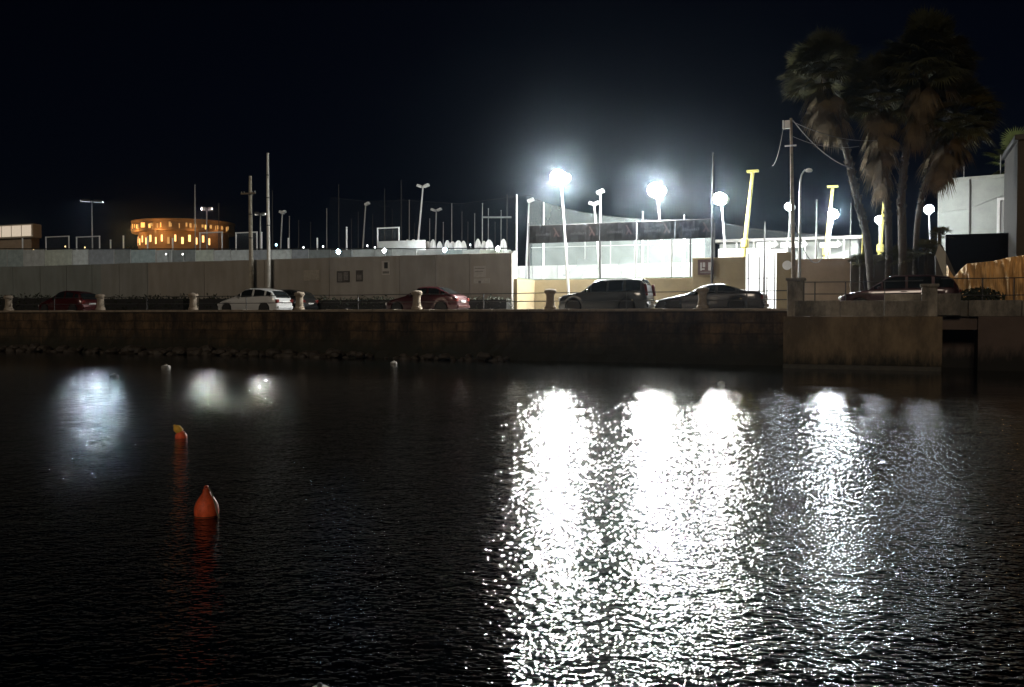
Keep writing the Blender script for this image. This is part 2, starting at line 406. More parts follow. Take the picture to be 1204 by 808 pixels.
# rocks at the foot of the wall
rk = bmesh.new()
for i in range(240):
    px = random.uniform(-30, 600); p = at(px, 400, 0); s = random.uniform(0.12, 0.42) * (1.0 if px < 420 else 0.7)
    mtx = Matrix.Translation((p.x, -random.uniform(0.05, 1.1), random.uniform(-0.1, 0.22))) @ Matrix.Rotation(random.uniform(0, 6), 4, 'Z') @ Matrix.Diagonal((s*random.uniform(0.8,1.6), s, s*random.uniform(0.5,0.9), 1))
    r_ = bmesh.ops.create_icosphere(rk, subdivisions=2, radius=1, matrix=mtx)
    for v in r_['verts']: v.co += Vector((random.uniform(-1,1), random.uniform(-1,1), random.uniform(-1,1))) * s * 0.09
me = bpy.data.meshes.new('rubble'); rk.to_mesh(me); rk.free(); me.materials.append(mat('wet_rock', (0.05, 0.04, 0.03), 0.7, var=0.5, scale=3, bump=0.03))
o = bpy.data.objects.new('rubble', me); COL.objects.link(o); o.location = world((0,0,0)); o.rotation_euler.z = ALPHA
tag(o, 'dark wet rubble stones heaped along the foot of the quay wall', 'rubble', kind='stuff')

# ------------------------------------------------------------------ bollards and railings on the quay edge
BOL = [(10, 'beside the bow of the small dark red hatchback'), (118, 'just behind the small dark red hatchback'), (227, 'in front of the nose of the white hatchback'),
       (352, 'just behind the tail of the white hatchback'), (490, 'in front of the middle of the dark red saloon'), (647, 'ahead of the grey off-road car'), (826, 'in front of the dark grey coupe')]
def bollard(px, where):
    p = at(px, 347, 0.26); t = thing('stone_bollard', 'pale stone bollard ' + where, 'bollard', (p.x, 0.26, 2.405), 'stone bollards along the quay edge')
    MB().lathe([(0.27,0),(0.27,0.10),(0.22,0.14),(0.185,0.40),(0.19,0.62),(0.215,0.70)], 14).build('shaft', M_bollard, t, smooth=True)
    MB().lathe([(0.25,0.702),(0.28,0.74),(0.28,0.84),(0.22,0.90),(0.05,0.93)], 14).build('cap', M_bollard, t, smooth=True)
for b_ in BOL: bollard(*b_)
def railing(p0, p1, off, z0, heights, posts, lab, name='railing', grp='quay railings'):
    a = at(p0, 360, off).x; b = at(p1, 360, off).x
    t = thing(name, lab, 'railing', (a, off, z0), grp)
    for i, h in enumerate(heights):
        MB().tube([(0,0,h),((b-a)/2,0,h - 0.015),(b-a,0,h)], 0.022, 6).build('rail', M_dsteel, t)
    for px in posts:
        s = at(px, 360, off).x - a
        MB().tube([(s,0,0),(s,0,max(heights))], 0.025, 6).build('post', M_dsteel, t)
mids = [(15,113,'between the first two stone bollards beside the small hatchback'),(123,222,'between the small hatchback and the white hatchback'),(232,347,'in front of the white hatchback'),
        (357,485,'between the white hatchback and the dark red saloon'),(495,642,'behind the dark red saloon'),(652,821,'in front of the grey off-road car'),(831,925,'in front of the tail of the dark grey coupe')]
for a, b, lab in mids:
    railing(a, b, 0.3, 2.405, (0.36, 0.74), [a + (b-a)*0.5], 'thin dark two-bar railing ' + lab)
railing(940, 1085, 0.6, 2.15, (0.85, 1.35), [958, 994, 1040], 'dark two-bar railing on the pier beside the square grey pillar')
railing(1106, 1230, 0.6, 2.15, (0.75, 1.42), [1155, 1192, 1228], 'dark railing in front of the orange lit tarpaulin')

# ------------------------------------------------------------------ walls behind the road
def panel_wall_mat():
    m = mat('concrete_panel_wall', (0.335, 0.325, 0.305), 0.92, var=0.10, scale=0.6, bump=0.006, bscale=6)
    t = m.node_tree; b = t.nodes['Principled BSDF']
    tc = t.nodes.new('ShaderNodeTexCoord'); sp = t.nodes.new('ShaderNodeSeparateXYZ'); t.links.new(tc.outputs['Object'], sp.inputs[0])
    cr = t.nodes.new('ShaderNodeValToRGB'); e = cr.color_ramp.elements; cr.color_ramp.interpolation = 'CONSTANT'
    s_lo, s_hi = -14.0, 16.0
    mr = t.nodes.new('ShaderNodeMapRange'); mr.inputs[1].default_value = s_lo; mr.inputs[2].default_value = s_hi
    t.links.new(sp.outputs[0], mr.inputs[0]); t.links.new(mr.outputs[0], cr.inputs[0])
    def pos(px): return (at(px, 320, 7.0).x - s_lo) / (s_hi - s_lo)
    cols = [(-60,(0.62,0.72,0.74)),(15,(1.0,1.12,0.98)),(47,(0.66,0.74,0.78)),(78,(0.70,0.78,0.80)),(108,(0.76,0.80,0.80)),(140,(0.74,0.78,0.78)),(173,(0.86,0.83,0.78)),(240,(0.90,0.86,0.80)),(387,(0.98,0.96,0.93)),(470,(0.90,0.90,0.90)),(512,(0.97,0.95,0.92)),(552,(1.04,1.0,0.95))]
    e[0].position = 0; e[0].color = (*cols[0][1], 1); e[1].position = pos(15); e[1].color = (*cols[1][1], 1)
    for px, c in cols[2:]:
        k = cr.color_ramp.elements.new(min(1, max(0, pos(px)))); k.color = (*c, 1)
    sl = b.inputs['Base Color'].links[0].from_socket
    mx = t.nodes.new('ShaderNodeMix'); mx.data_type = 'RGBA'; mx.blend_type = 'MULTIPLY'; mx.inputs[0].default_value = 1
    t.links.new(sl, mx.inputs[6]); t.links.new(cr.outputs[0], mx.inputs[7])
    # rain streaks running down from the wall top
    mp = t.nodes.new('ShaderNodeMapping'); mp.inputs['Scale'].default_value = (1.6, 1, 0.30)
    n = t.nodes.new('ShaderNodeTexNoise'); n.inputs['Scale'].default_value = 1.4; n.inputs['Detail'].default_value = 5
    t.links.new(tc.outputs['Object'], mp.inputs[0]); t.links.new(mp.outputs[0], n.inputs['Vector'])
    c2 = t.nodes.new('ShaderNodeValToRGB'); c2.color_ramp.elements[0].position = 0.35; c2.color_ramp.elements[1].position = 0.6
    c2.color_ramp.elements[0].color = (0.86, 0.85, 0.83, 1); c2.color_ramp.elements[1].color = (1, 1, 1, 1)
    t.links.new(n.outputs['Fac'], c2.inputs[0])
    m3 = t.nodes.new('ShaderNodeMix'); m3.data_type = 'RGBA'; m3.blend_type = 'MULTIPLY'; m3.inputs[0].default_value = 1
    t.links.new(mx.outputs[2], m3.inputs[6]); t.links.new(c2.outputs[0], m3.inputs[7]); t.links.new(m3.outputs[2], b.inputs['Base Color'])
    return m
S_W = at(602, 320, 7.0).x
M_pan = panel_wall_mat()
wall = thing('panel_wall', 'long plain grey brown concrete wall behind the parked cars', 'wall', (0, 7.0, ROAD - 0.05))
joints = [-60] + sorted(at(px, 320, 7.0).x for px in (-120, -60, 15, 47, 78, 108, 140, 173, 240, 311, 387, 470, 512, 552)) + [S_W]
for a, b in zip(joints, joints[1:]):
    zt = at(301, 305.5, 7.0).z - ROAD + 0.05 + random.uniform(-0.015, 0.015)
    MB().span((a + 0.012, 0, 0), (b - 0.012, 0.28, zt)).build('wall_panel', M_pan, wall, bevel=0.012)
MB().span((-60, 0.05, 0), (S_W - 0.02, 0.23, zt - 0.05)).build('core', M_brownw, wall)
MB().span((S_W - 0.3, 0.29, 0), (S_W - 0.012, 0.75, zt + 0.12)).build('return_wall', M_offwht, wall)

# unseen lamps added behind the wall to brighten the fence, posts and goals
for px in (20, 75, 140, 215, 290, 370, 445, 485, 525, 565):
    s_ = at(px, 300, 7.4).x; l_ = MB().lathe([(0.13,0.0),(0.13,0.05),(0.11,0.06)], 14, axis='y', c=(s_, 0.31, 2.55)).build('unseen_fill_lamp', M_dsteel, wall)
    MB().lathe([(0.105,0.062),(0.08,0.09),(0.001,0.10)], 14, axis='y', c=(s_, 0.31, 2.55)).build('lens', emat('fill_lamp_glow', (0.85, 0.95, 1.0), 240), l_, smooth=True)

# signs on the wall
def poster(name, lab, x0, y0, x1, y1, m, marks=(), off=6.97, frame=None):
    a = at(x0, y0, off); b = at(x1, y1, off)
    t = thing(name, lab, 'sign', (a.x, off, b.z))
    MB().span((0, -0.012, 0), (b.x - a.x, 0.02, a.z - b.z)).build('board', m, t)
    for (u0, v0, u1, v1, mm) in marks:
        W_, H_ = b.x - a.x, a.z - b.z
        MB().span((u0 * W_, -0.02, v0 * H_), (u1 * W_, -0.0125, v1 * H_)).build('print', mm, t)
    if frame:
        W_, H_ = b.x - a.x, a.z - b.z; f = MB()
        for q in ((-0.04, -0.04, W_ + 0.04, 0), (-0.04, H_, W_ + 0.04, H_ + 0.04), (-0.04, 0.001, -0.001, H_ - 0.001), (W_ + 0.001, 0.001, W_ + 0.04, H_ - 0.001)):
            f.span((q[0], -0.03, q[1]), (q[2], 0.02, q[3]))
        f.build('frame', frame, t)
M_pdark = mat('faded_dark_poster', (0.06, 0.055, 0.05), 0.7, var=0.5, scale=6)
M_ppale = mat('faded_pale_poster', (0.42, 0.40, 0.37), 0.7, var=0.15, scale=6)
M_pmid = mat('faded_grey_print', (0.16, 0.15, 0.14), 0.7, var=0.4, scale=9)
poster('wall_poster', 'larger of the two dark faded notices on the concrete wall', 396, 319, 411, 332, M_pdark, [(0.1,0.1,0.45,0.85,M_pmid),(0.55,0.2,0.9,0.9,M_pmid)])
poster('wall_poster', 'smaller narrow dark faded notice on the concrete wall', 418.5, 318, 426.5, 331, M_pdark, [(0.15,0.15,0.85,0.6,M_pmid)])
poster('wall_sign', 'small pale warning sign with a dark figure hung on the wall top', 449, 307, 458.5, 323, M_ppale, [(0.3,0.45,0.75,0.9,M_black),(0.1,0.08,0.9,0.25,M_pmid)])
poster('wall_poster', 'square pale notice pasted above a ragged paper on the wall', 557, 313, 571, 326, M_ppale, [(0.1,0.75,0.9,0.8,M_pmid),(0.1,0.5,0.8,0.55,M_pmid)])
poster('wall_poster', 'ragged low pale paper remnant pasted under the square notice', 557, 327.5, 576, 333, M_ppale, [(0.3,0.0,0.45,0.5,M_pmid)])
poster('wall_poster', 'ghostly worn paint patch left of the dark notices', 357, 318, 376, 330, mat('worn_patch', (0.33, 0.30, 0.25), 0.9, var=0.2, scale=9))

# dark leafy filler added to stand in for the dark band at the wall foot
M_darkleaf = mat('dark_leaf', (0.022, 0.028, 0.014), 0.8, var=0.5, scale=4)
def leafy(mb, c, rad, n, size, squash=1.0):
    for i in range(n):
        d = Vector((random.gauss(0,1), random.gauss(0,1), random.gauss(0,1))).normalized() * (random.random() ** 0.4)
        p = Vector(c) + Vector((d.x * rad[0], d.y * rad[1], d.z * rad[2]))
        a = Vector((random.gauss(0,1), random.gauss(0,1), random.gauss(0,1))).normalized(); b = a.orthogonal().normalized()
        s = size * random.uniform(0.6, 1.4)
        mb.add([p - a*s, p + b*s*0.4, p + a*s, p - b*s*0.4], [(0,1,2,3)])
for (p0, p1, top, lab) in ((-20, 108, 344, 'low dark leafy filler at the wall foot behind the small dark red hatchback'), (126, 221, 346, 'low dark leafy filler at the wall foot between the two hatchbacks'),
                           (236, 345, 347, 'low dark leafy filler at the wall foot behind the white hatchback'), (362, 470, 350, 'low dark leafy filler at the wall foot between white and dark red cars'), (545, 600, 351, 'short dark leafy filler at the end of the concrete wall')):
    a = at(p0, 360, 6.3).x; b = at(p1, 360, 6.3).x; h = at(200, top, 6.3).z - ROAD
    t = thing('filler', lab, 'filler', (a, 6.3, ROAD), 'dark leafy filler along the concrete wall')
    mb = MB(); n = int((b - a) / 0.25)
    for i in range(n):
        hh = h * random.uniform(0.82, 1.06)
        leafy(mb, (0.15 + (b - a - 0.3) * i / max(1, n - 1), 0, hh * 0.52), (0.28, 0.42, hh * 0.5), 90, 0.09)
    mb.build('foliage', M_darkleaf, t)
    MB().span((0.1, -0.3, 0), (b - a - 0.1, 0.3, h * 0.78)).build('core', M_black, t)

# ------------------------------------------------------------------ the lit court above the ochre wall
OW = 10.0
sA = at(604, 330, OW).x; sB = at(818, 330, OW).x
zoc = at(700, 328.5, OW).z
solo(MB().span((sA, 0, 0), (sB, 0.3, zoc - ROAD)), 'court_wall', M_ochre, 'ochre painted low wall under the lit sports court', 'wall', (0, OW, ROAD), bevel=0.01)
solo(MB().span((0, 0, 0), (0.18, 10.0 - 7.30, zoc - ROAD - 0.01)), 'court_side_wall', M_ochre, 'short ochre side wall running back from the end of the concrete wall', 'wall', (S_WE + 0.02, 7.295, ROAD), bevel=0.01)
# back of the court: white boards, grey screen and net
OB = 20.5
cb = thing('court_back_boards', 'white rebound boards glaring along the far side of the court', 'boards', (0, OB, TERR))
xs = [600, 626, 655, 680, 706, 730, 756, 778, 800, 828]
zb_ = at(700, 311, OB).z - TERR
for a, b in zip(xs, xs[1:]):
    MB().span((at(a, 320, OB).x + 0.02, 0, 0.0), (at(b, 320, OB).x - 0.02, 0.06, zb_)).build('board', M_white, cb, bevel=0.01)
scr = thing('windbreak_screen', 'pale grey windbreak sheet stretched above the white court boards', 'screen', (0, OB + 0.25, TERR))
a = at(624, 300, OB).x; b = at(828, 300, OB).x; zt_ = at(700, 284, OB).z - TERR
mb = MB(); n = 60; vs = []; fs = []
for i in range(n + 1):
    x = a + (b - a) * i / n
    for j in range(9): vs.append((x, 0.06 * math.sin(i * 0.9 + j) * (0.3 + j / 9), zb_ * 0.9 + (zt_ - zb_ * 0.9) * j / 8))
for i in range(n):
    for j in range(8): k = i * 9 + j; fs.append((k, k + 9, k + 10, k + 1))
mb.add(vs, fs); mb.build('sheet', mat('windbreak_sheet', (0.25, 0.28, 0.275), 0.9, var=0.16, scale=0.5), scr, smooth=True)
MB().tube([(a, -0.1, zt_ - 0.28), (b, -0.1, zt_ - 0.32)], 0.03, 6).build('top_rail', M_white, scr)
for px in (638, 687, 717, 746, 761, 805):
    x = at(px, 300, OB).x; MB().tube([(x, -0.09, 0), (x, -0.09, zt_ + 0.1)], 0.035, 6).build('post', M_white, scr)
# near mesh posts and net of the court
def catnet(name, lab, pts, off, zbot, m, cat='net', n=40):
    """net whose top edge hangs through the given photo points"""
    q = [at(px, py, off) for px, py in pts]; x0, x1 = q[0].x, q[-1].x
    t = thing(name, lab, cat, (x0, off, zbot)); tab = [(p.x - x0, p.z - zbot) for p in q]
    mb = MB(); vs = []; fs = []; k = 8
    for i in range(n + 1):
        x = (x1 - x0) * i / n; zt = interp(tab, x)
        for j in range(k + 1): vs.append((x, 0.05 * math.sin(i * 0.7) * math.sin(3.14 * j / k), zt * j / k))
    for i in range(n):
        for j in range(k): a = i * (k + 1) + j; fs.append((a, a + k + 1, a + k + 2, a + 1))
    mb.add(vs, fs); mb.build('mesh', m, t, smooth=True)
    MB().tube([((x1 - x0) * i / n, 0, interp(tab, (x1 - x0) * i / n) + 0.01) for i in range(n + 1)], 0.010, 5).build('top_cable', M_dsteel, t)
    return t
NET = netmat('pale_net', (0.55, 0.64, 0.64), 0.30)
NETD = netmat('dark_net', (0.05, 0.06, 0.06), 0.22)
NETF = netmat('fine_net', (0.5, 0.56, 0.58), 0.10)
catnet('court_net', 'pale ball net sagging behind the black banner of the court', [(622,232),(645,240),(680,249),(720,255),(770,259),(838,262)], 16.0, TERR, NET)
catnet('court_net', 'pale ball net sagging above the gate and low pavilion', [(850,262),(880,268),(930,274),(985,278),(1010,276)], 24.0, TERR, NETF)
catnet('pitch_net', 'faint dark net strung high between the masts behind the concrete wall', [(388,232),(430,237),(480,236),(540,240),(600,232),(625,230)], 26.0, TERR, netmat('faint_net', (0.2, 0.22, 0.24), 0.05))
# black banner with five repeated marks
OBN = 10.6
ban = thing('court_banner', 'long black advertising banner with faint repeated marks above the lit court', 'banner', (at(622, 275, OBN).x, OBN, at(620, 286, OBN).z))
bw = at(840, 275, OBN).x - at(622, 275, OBN).x; bh = at(622, 266, OBN).z - at(622, 286, OBN).z
M_ban = mat('banner_black', (0.008, 0.008, 0.008), 0.95, var=0.2, scale=2, spec=0.08); M_bt = mat('banner_grey_print', (0.020, 0.020, 0.020), 0.9, spec=0.1); M_br = mat('banner_red_print', (0.028, 0.018, 0.017), 0.9, spec=0.1)
for i in range(5):
    u = bw * i / 5
    sh = MB(); vs = []; fs = []; K = 10
    for a in range(K + 1):
        for c in range(4):
            vs.append((u + 0.02 + (bw / 5 - 0.04) * a / K, 0.03 * math.sin(a * 1.7 + c) , bh * (c / 3) - 0.03 * math.sin(3.14 * a / K) * (1 if c == 0 else 0)))
    for a in range(K):
        for c in range(3): k = a * 4 + c; fs.append((k, k + 4, k + 5, k + 1))
    sh.add(vs, fs); shp = sh.build('banner_sheet', M_ban, ban)
    pr = MB()
    for j in range(9): pr.span((u + bw/5*0.20 + j*0.105, -0.05, bh*0.40), (u + bw/5*0.20 + j*0.105 + 0.07, -0.042, bh*0.40 + random.choice((0.10, 0.13, 0.16))))
    pr.build('lettering', M_bt, shp)
    x = u + bw/5*0.70; pm = MB()
    pm.add([(x,-0.05,bh*0.85),(x+0.10,-0.05,bh*0.85),(x+0.42,-0.05,bh*0.30),(x+0.30,-0.05,bh*0.30)], [(0,1,2,3)])
    pm.add([(x+0.02,-0.052,bh*0.30),(x+0.12,-0.052,bh*0.30),(x+0.24,-0.052,bh*0.55),(x+0.17,-0.052,bh*0.62)], [(0,1,2,3)])
    pm.build('emblem', M_br, shp)
fr = thing('court_fence', 'tall dark fence posts and rails carrying the black banner', 'fence', (0, OBN + 0.12, zoc))
for px, y in ((622, 262), (666, 264), (706, 262), (748, 262), (790, 262), (812, 262), (840, 262)):
    p = at(px, y, OBN + 0.12); MB().tube([(p.x, 0, 0), (p.x, 0, p.z - zoc)], 0.05, 8).build('post', M_dsteel if px in (622, 706, 812, 840) else M_steel, fr)
for y in (266, 286):
    p = at(622, y, OBN + 0.12); MB().tube([(p.x, 0, p.z - zoc), (at(840, y, OBN + 0.12).x, 0, p.z - zoc)], 0.03, 6).build('rail', M_dsteel, fr)

# ochre gatehouse pieces and brown wall
def wallpiece(name, m, x0, x1, y, off, depth, lab, z0=ROAD):
    a = at(x0, y, off); b = at(x1, y, off)
    return solo(MB().span((0, 0, 0), (b.x - a.x, depth, a.z - z0)), name, m, lab, 'wall', (a.x, off, z0), bevel=0.012)
wallpiece('gate_wall', M_ochre, 814, 876, 303.5, 9.9, 0.35, 'tall ochre wall piece with a framed poster beside the gate')
wallpiece('gate_pier', M_ochre, 913, 934, 297, 9.7, 0.5, 'ochre gate pier with a round white plate')
wallpiece('yard_wall', M_brownw, 934.5, 1000, 305, 9.7, 0.3, 'brown rendered wall between the ochre pier and the palms')
wallpiece('yard_wall', mat('dark_wall', (0.045, 0.04, 0.035), 0.9, var=0.2, scale=2), 1000.5, 1108, 300, 10.5, 0.3, 'dark low wall behind the palm trunks')
poster('gate_poster', 'dark red framed poster with two pale figures on the ochre wall', 821.5, 306.5, 838.5, 322, mat('poster_maroon', (0.10, 0.055, 0.05), 0.6, var=0.3, scale=5),
       [(0.12,0.25,0.22,0.85,M_ppale),(0.28,0.5,0.45,0.85,M_ppale),(0.22,0.3,0.42,0.42,M_ppale),(0.66,0.25,0.86,0.85,M_ppale),(0.12,0.08,0.9,0.16,M_pmid)], off=9.86, frame=mat('frame_maroon', (0.06, 0.03, 0.025), 0.5))
p = at(925.5, 312, 9.66)
solo(MB().lathe([(0.24,-0.02),(0.24,0.0),(0.23,0.02)], 18, axis='y'), 'round_plate', M_white, 'round white plate fixed on the ochre gate pier', 'plate', (p.x, 9.66, p.z))
# gate: posts in front of a glaring white yard
gt = thing('yard_gate', 'open steel gate posts standing in front of the glaring white yard', 'gate', (at(878, 350, 9.9).x, 9.9, ROAD))
g0 = at(878, 350, 9.9).x
for px, y in ((880, 298), (893, 302), (902, 300), (911, 297)):
    p = at(px, y, 9.9); MB().tube([(p.x - g0, 0, 0), (p.x - g0, 0, p.z - ROAD)], 0.035, 6).build('post', M_dsteel, gt)
MB().tube([(0, 0, 1.9), (at(911, 300, 9.9).x - g0, 0, 1.9)], 0.02, 6).build('rail', M_dsteel, gt)
OY = 21.0
yb = thing('yard_screen', 'glaring white panelled screen across the yard beyond the gate', 'screen', (at(844, 320, OY).x, OY, ROAD))
y0_ = at(844, 320, OY).x; k = [844, 862, 880, 893, 906, 925]
for a, b in zip(k, k[1:]):
    p = at(a, 293, OY); MB().span((p.x - y0_ + 0.02, 0, 0), (at(b, 300, OY).x - y0_ - 0.02, 0.06, p.z - ROAD + random.uniform(-0.1, 0.1))).build('panel', M_white, yb, bevel=0.01)
# low pale pavilion; three white bars glow to stand for their floodlit brightness
OP = 26.0
p0_ = at(846, 300, OP); pv = thing('pavilion', 'long low pale pavilion with flat roof behind the gate and palms', 'pavilion', (p0_.x, OP, TERR))
pe = at(1008, 300, OP).x - p0_.x; ph = at(900, 281, OP).z - TERR
MB().span((0, 0, -2), (pe, 6, ph - 0.2)).build('wall', M_offwht, pv)
MB().span((-0.3, -0.7, ph - 0.2), (pe + 0.3, 6.3, ph)).build('roof', mat('pavilion_roof', (0.40, 0.40, 0.40), 0.8, var=0.1), pv, bevel=0.02)
for x0, x1, y0, y1 in ((890, 910, 285, 291), (918, 944, 285, 291), (964, 984, 285.5, 291)):
    a = at(x0, y0, OP - 0.9); b = at(x1, y1, OP - 0.9)
    f = MB().span((a.x - p0_.x, -1.0, b.z - TERR), (b.x - p0_.x, -0.8, a.z - TERR)).build('white_bar', M_white, pv)
    MB().span((a.x - p0_.x + 0.03, -1.02, b.z - TERR + 0.03), (b.x - p0_.x - 0.03, -1.004, a.z - TERR - 0.03)).build('glow_face', emat('bar_glow', (1, 1, 0.97), 2.6), f)
    MB().add([(b.x - p0_.x + 0.01, -0.9, b.z - TERR - 0.05), (b.x - p0_.x + 0.01, -0.9, a.z - TERR + 0.25), (b.x - p0_.x + 0.3, -0.9, (a.z + b.z) / 2 - TERR)], [(0,1,2)]).build('arrow_tip', M_white, f)
for px in (866, 886, 905, 925, 946, 960, 975, 992):
    p = at(px, 300, OP - 0.6); MB().tube([(p.x - p0_.x, -0.6, -2), (p.x - p0_.x, -0.6, ph - 0.21)], 0.06, 8).build('post', M_white, pv)

# ------------------------------------------------------------------ floodlights
def leanpole(t, base, top, r0, r1, m, seg=10):
    MB().tube([base, [(base[i] + top[i]) / 2 for i in range(3)], top], [r0, (r0 + r1) / 2, r1], seg).build('pole', m, t, smooth=True)
def heading(t, c, tilt, face, m_e, r=0.42):
    """one lamp head: a round finned reflector with a bulging glowing lens; face -1 looks over the water, +1 looks inland"""
    tl = -tilt if face > 0 else tilt
    rot = Matrix.Rotation(tl, 4, 'X'); c = Vector(c)
    hd = MB().lathe([(r*1.06, 0.0), (r*1.10, -0.05*face), (r*0.8, -0.20*face), (r*0.3, -0.27*face)], 24, axis='y')
    for i in range(7): hd.box((r*0.9*(i - 3)/3.5, -0.20*face, 0), (0.02, 0.16, r*1.1))
    hd.v = [tuple((rot @ Vector(v)) + c) for v in hd.v]; ho = hd.build('housing', M_steel, t)
    ln = MB().lathe([(r, 0.004*face), (r*0.92, 0.05*face), (r*0.6, 0.12*face), (0.001, 0.15*face)], 24, axis='y')
    ln.v = [tuple((rot @ Vector(v)) + c) for v in ln.v]; ln.build('lens', m_e, ho, smooth=True)
def floodlight(lx, ly, bx, by, off, lab, m_e, gz, polem, sc=1.0, tilt=R(32), m_i=None):
    top = at(lx, ly, off); bt = at(bx, by, off)
    k = (top.z - gz) / (top.z - bt.z); bx_ = top.x + (bt.x - top.x) * k
    t = thing('floodlight', lab, 'floodlight', (bx_, off, gz), 'lit floodlights around the courts')
    d = Vector((top.x - bx_, 0, top.z - gz))
    leanpole(t, (0,0,0), d, 0.07, 0.045, polem)
    MB().tube([d + Vector((0,-0.25,-0.0)), d + Vector((0,0.25,0.0))], 0.04, 6).build('bracket', M_steel, t)
    heading(t, d + Vector((0, -0.42, 0.05)), tilt, -1, m_e, 0.42*sc)
    heading(t, d + Vector((0, 0.42, 0.05)), tilt * 1.2, 1, m_i or E_in, 0.42*sc)
    return t
E_in = emat('floodlight_led_inland', (1.0, 0.99, 0.94), 760)
E_dim = emat('floodlight_led_soft', (0.86, 0.94, 1.0), LAMP * 0.04)
E_mid = emat('floodlight_led_mid', (0.88, 0.95, 1.0), LAMP * 0.5)
floodlight(660, 211, 665, 290, 8.4, 'tallest and brightest white floodlight above the black court banner', E_white, ROAD, M_white)
floodlight(773, 226, 778, 290, 10.9, 'second bright white floodlight above the far end of the banner', E_white, zoc, M_white)
floodlight(848, 236, 852, 285, 13.0, 'bright white floodlight next to the tall dark pole', emat('floodlight_led_third', (1.0, 0.99, 0.94), LAMP * 0.55), ROAD, M_white, 0.85)
floodlight(929, 245, 926, 300, 17.0, 'small cool floodlight beside the utility pole', E_dim, ROAD, M_steel, 0.60, m_i=E_in)
floodlight(980, 253, 972, 300, 20.0, 'small cool floodlight beside the leaning yellow pole', E_mid, ROAD, M_white, 0.66)
floodlight(1034, 260, 1034, 300, 24.0, 'small cool floodlight shining between the palm trunks', E_dim, ROAD, M_steel, 0.62, m_i=E_in)
floodlight(1092, 248, 1094, 290, 20.0, 'small cool floodlight beside the corner of the white building', E_dim, ROAD, M_white, 0.64, m_i=emat('floodlight_led_weak', (0.9, 0.96, 1.0), 230))
# yellow leaning poles with unlit heads
def yellowpole(tx, ty, bx, by, off, lab, gz):
    top = at(tx, ty, off); bt = at(bx, by, off); k = (top.z - gz) / (top.z - bt.z); b_ = top.x + (bt.x - top.x) * k
    t = thing('yellow_pole', lab, 'pole', (b_, off, gz), 'yellow painted floodlight poles')
    d = Vector((top.x - b_, 0, top.z - gz))
    leanpole(t, (0,0,0), d, 0.15, 0.10, M_yellow)
    MB().box(d + Vector((0, 0, 0.08)), (0.66, 0.34, 0.14)).build('lamp_head', M_yellow, t, bevel=0.02)
    mid = d * ((bt.z - gz) / d.z) if bt.z > gz else d * 0.1
    MB().lathe([(0.17,-0.26),(0.22,-0.22),(0.22,0.22),(0.17,0.26)], 12, c=mid).build('collar', M_yellow, t, smooth=True)
yellowpole(885, 203, 876, 286, 14.5, 'tall leaning yellow pole with a flat unlit head beside the gate', ROAD)
yellowpole(979, 221, 971, 296, 22.0, 'shorter leaning yellow pole beside the yard wall', ROAD)
yellowpole(1040, 232, 1035, 292, 23.0, 'yellow pole glimpsed between the palm trunks', ROAD)

# hooded area lights far behind the concrete wall: their light falls on the water, the visor hides the lamp itself
def hooded(px, py, off, lab, m_e, cut=8.5, w=0.8, aim=0.0):
    top = at(px, py, off); t = thing('hooded_lamp', lab, 'lamp post', (top.x, off, TERR), 'hooded lamp posts behind the concrete wall', rot=aim)
    z = top.z - TERR
    MB().tube([(0, 0.25, 0), (0, 0.25, z + 0.1)], [0.08, 0.05], 8).build('pole', M_steel, t)
    for s_ in (-1, 1):
        c = s_ * (w/2 + 0.15); hd = MB(); l = 0.62; lip = -0.02 - l * math.tan(R(cut)); bz = lip - 0.0092
        hd.span((c - w/2, 0.0, bz + z), (c + w/2, 0.05, 0.12 + z)); hd.span((c - w/2, -l, 0.085 + z), (c + w/2, -0.003, 0.12 + z))
        hd.span((c - w/2, -l - 0.03, lip + z), (c + w/2, -l - 0.003, 0.12 + z)); hd.span((c - w/2, -0.60, bz - 0.02 + z), (c + w/2, 0.05, bz - 0.001 + z))
        for x0, x1 in ((c - w/2 - 0.03, c - w/2 - 0.003), (c + w/2 + 0.003, c + w/2 + 0.03)): hd.span((x0, -l - 0.03, bz - 0.02 + z), (x1, 0.05, 0.12 + z))
        ho = hd.build('hood', M_black, t)
        MB().add([(c - w/2 + 0.02, -0.004, -0.02 + z), (c + w/2 - 0.02, -0.004, -0.02 + z), (c + w/2 - 0.02, -0.004, 0.02 + z), (c - w/2 + 0.02, -0.004, 0.02 + z)], [(0,1,2,3)]).build('led_bar', m_e, ho)
E_hc = emat('hooded_led_cool', (0.72, 0.85, 1.0), 14000); E_hw = emat('hooded_led_white', (1.0, 0.98, 0.88), 22000)
hooded(108, 237, 26, 'tall hooded lamp post far behind the wall near the small dark red hatchback', E_hc, aim=-ALPHA + math.atan((602-108)/1100))
hooded(243, 246, 27, 'hooded lamp post in front of the orange lit round building', E_hw, 9.4, 0.3, aim=-ALPHA + math.atan((602-243)/1100))
hooded(306, 252, 27, 'hooded lamp post between the two tall bare poles', E_hw, 9.4, 0.3, aim=-ALPHA + math.atan((602-306)/1100))

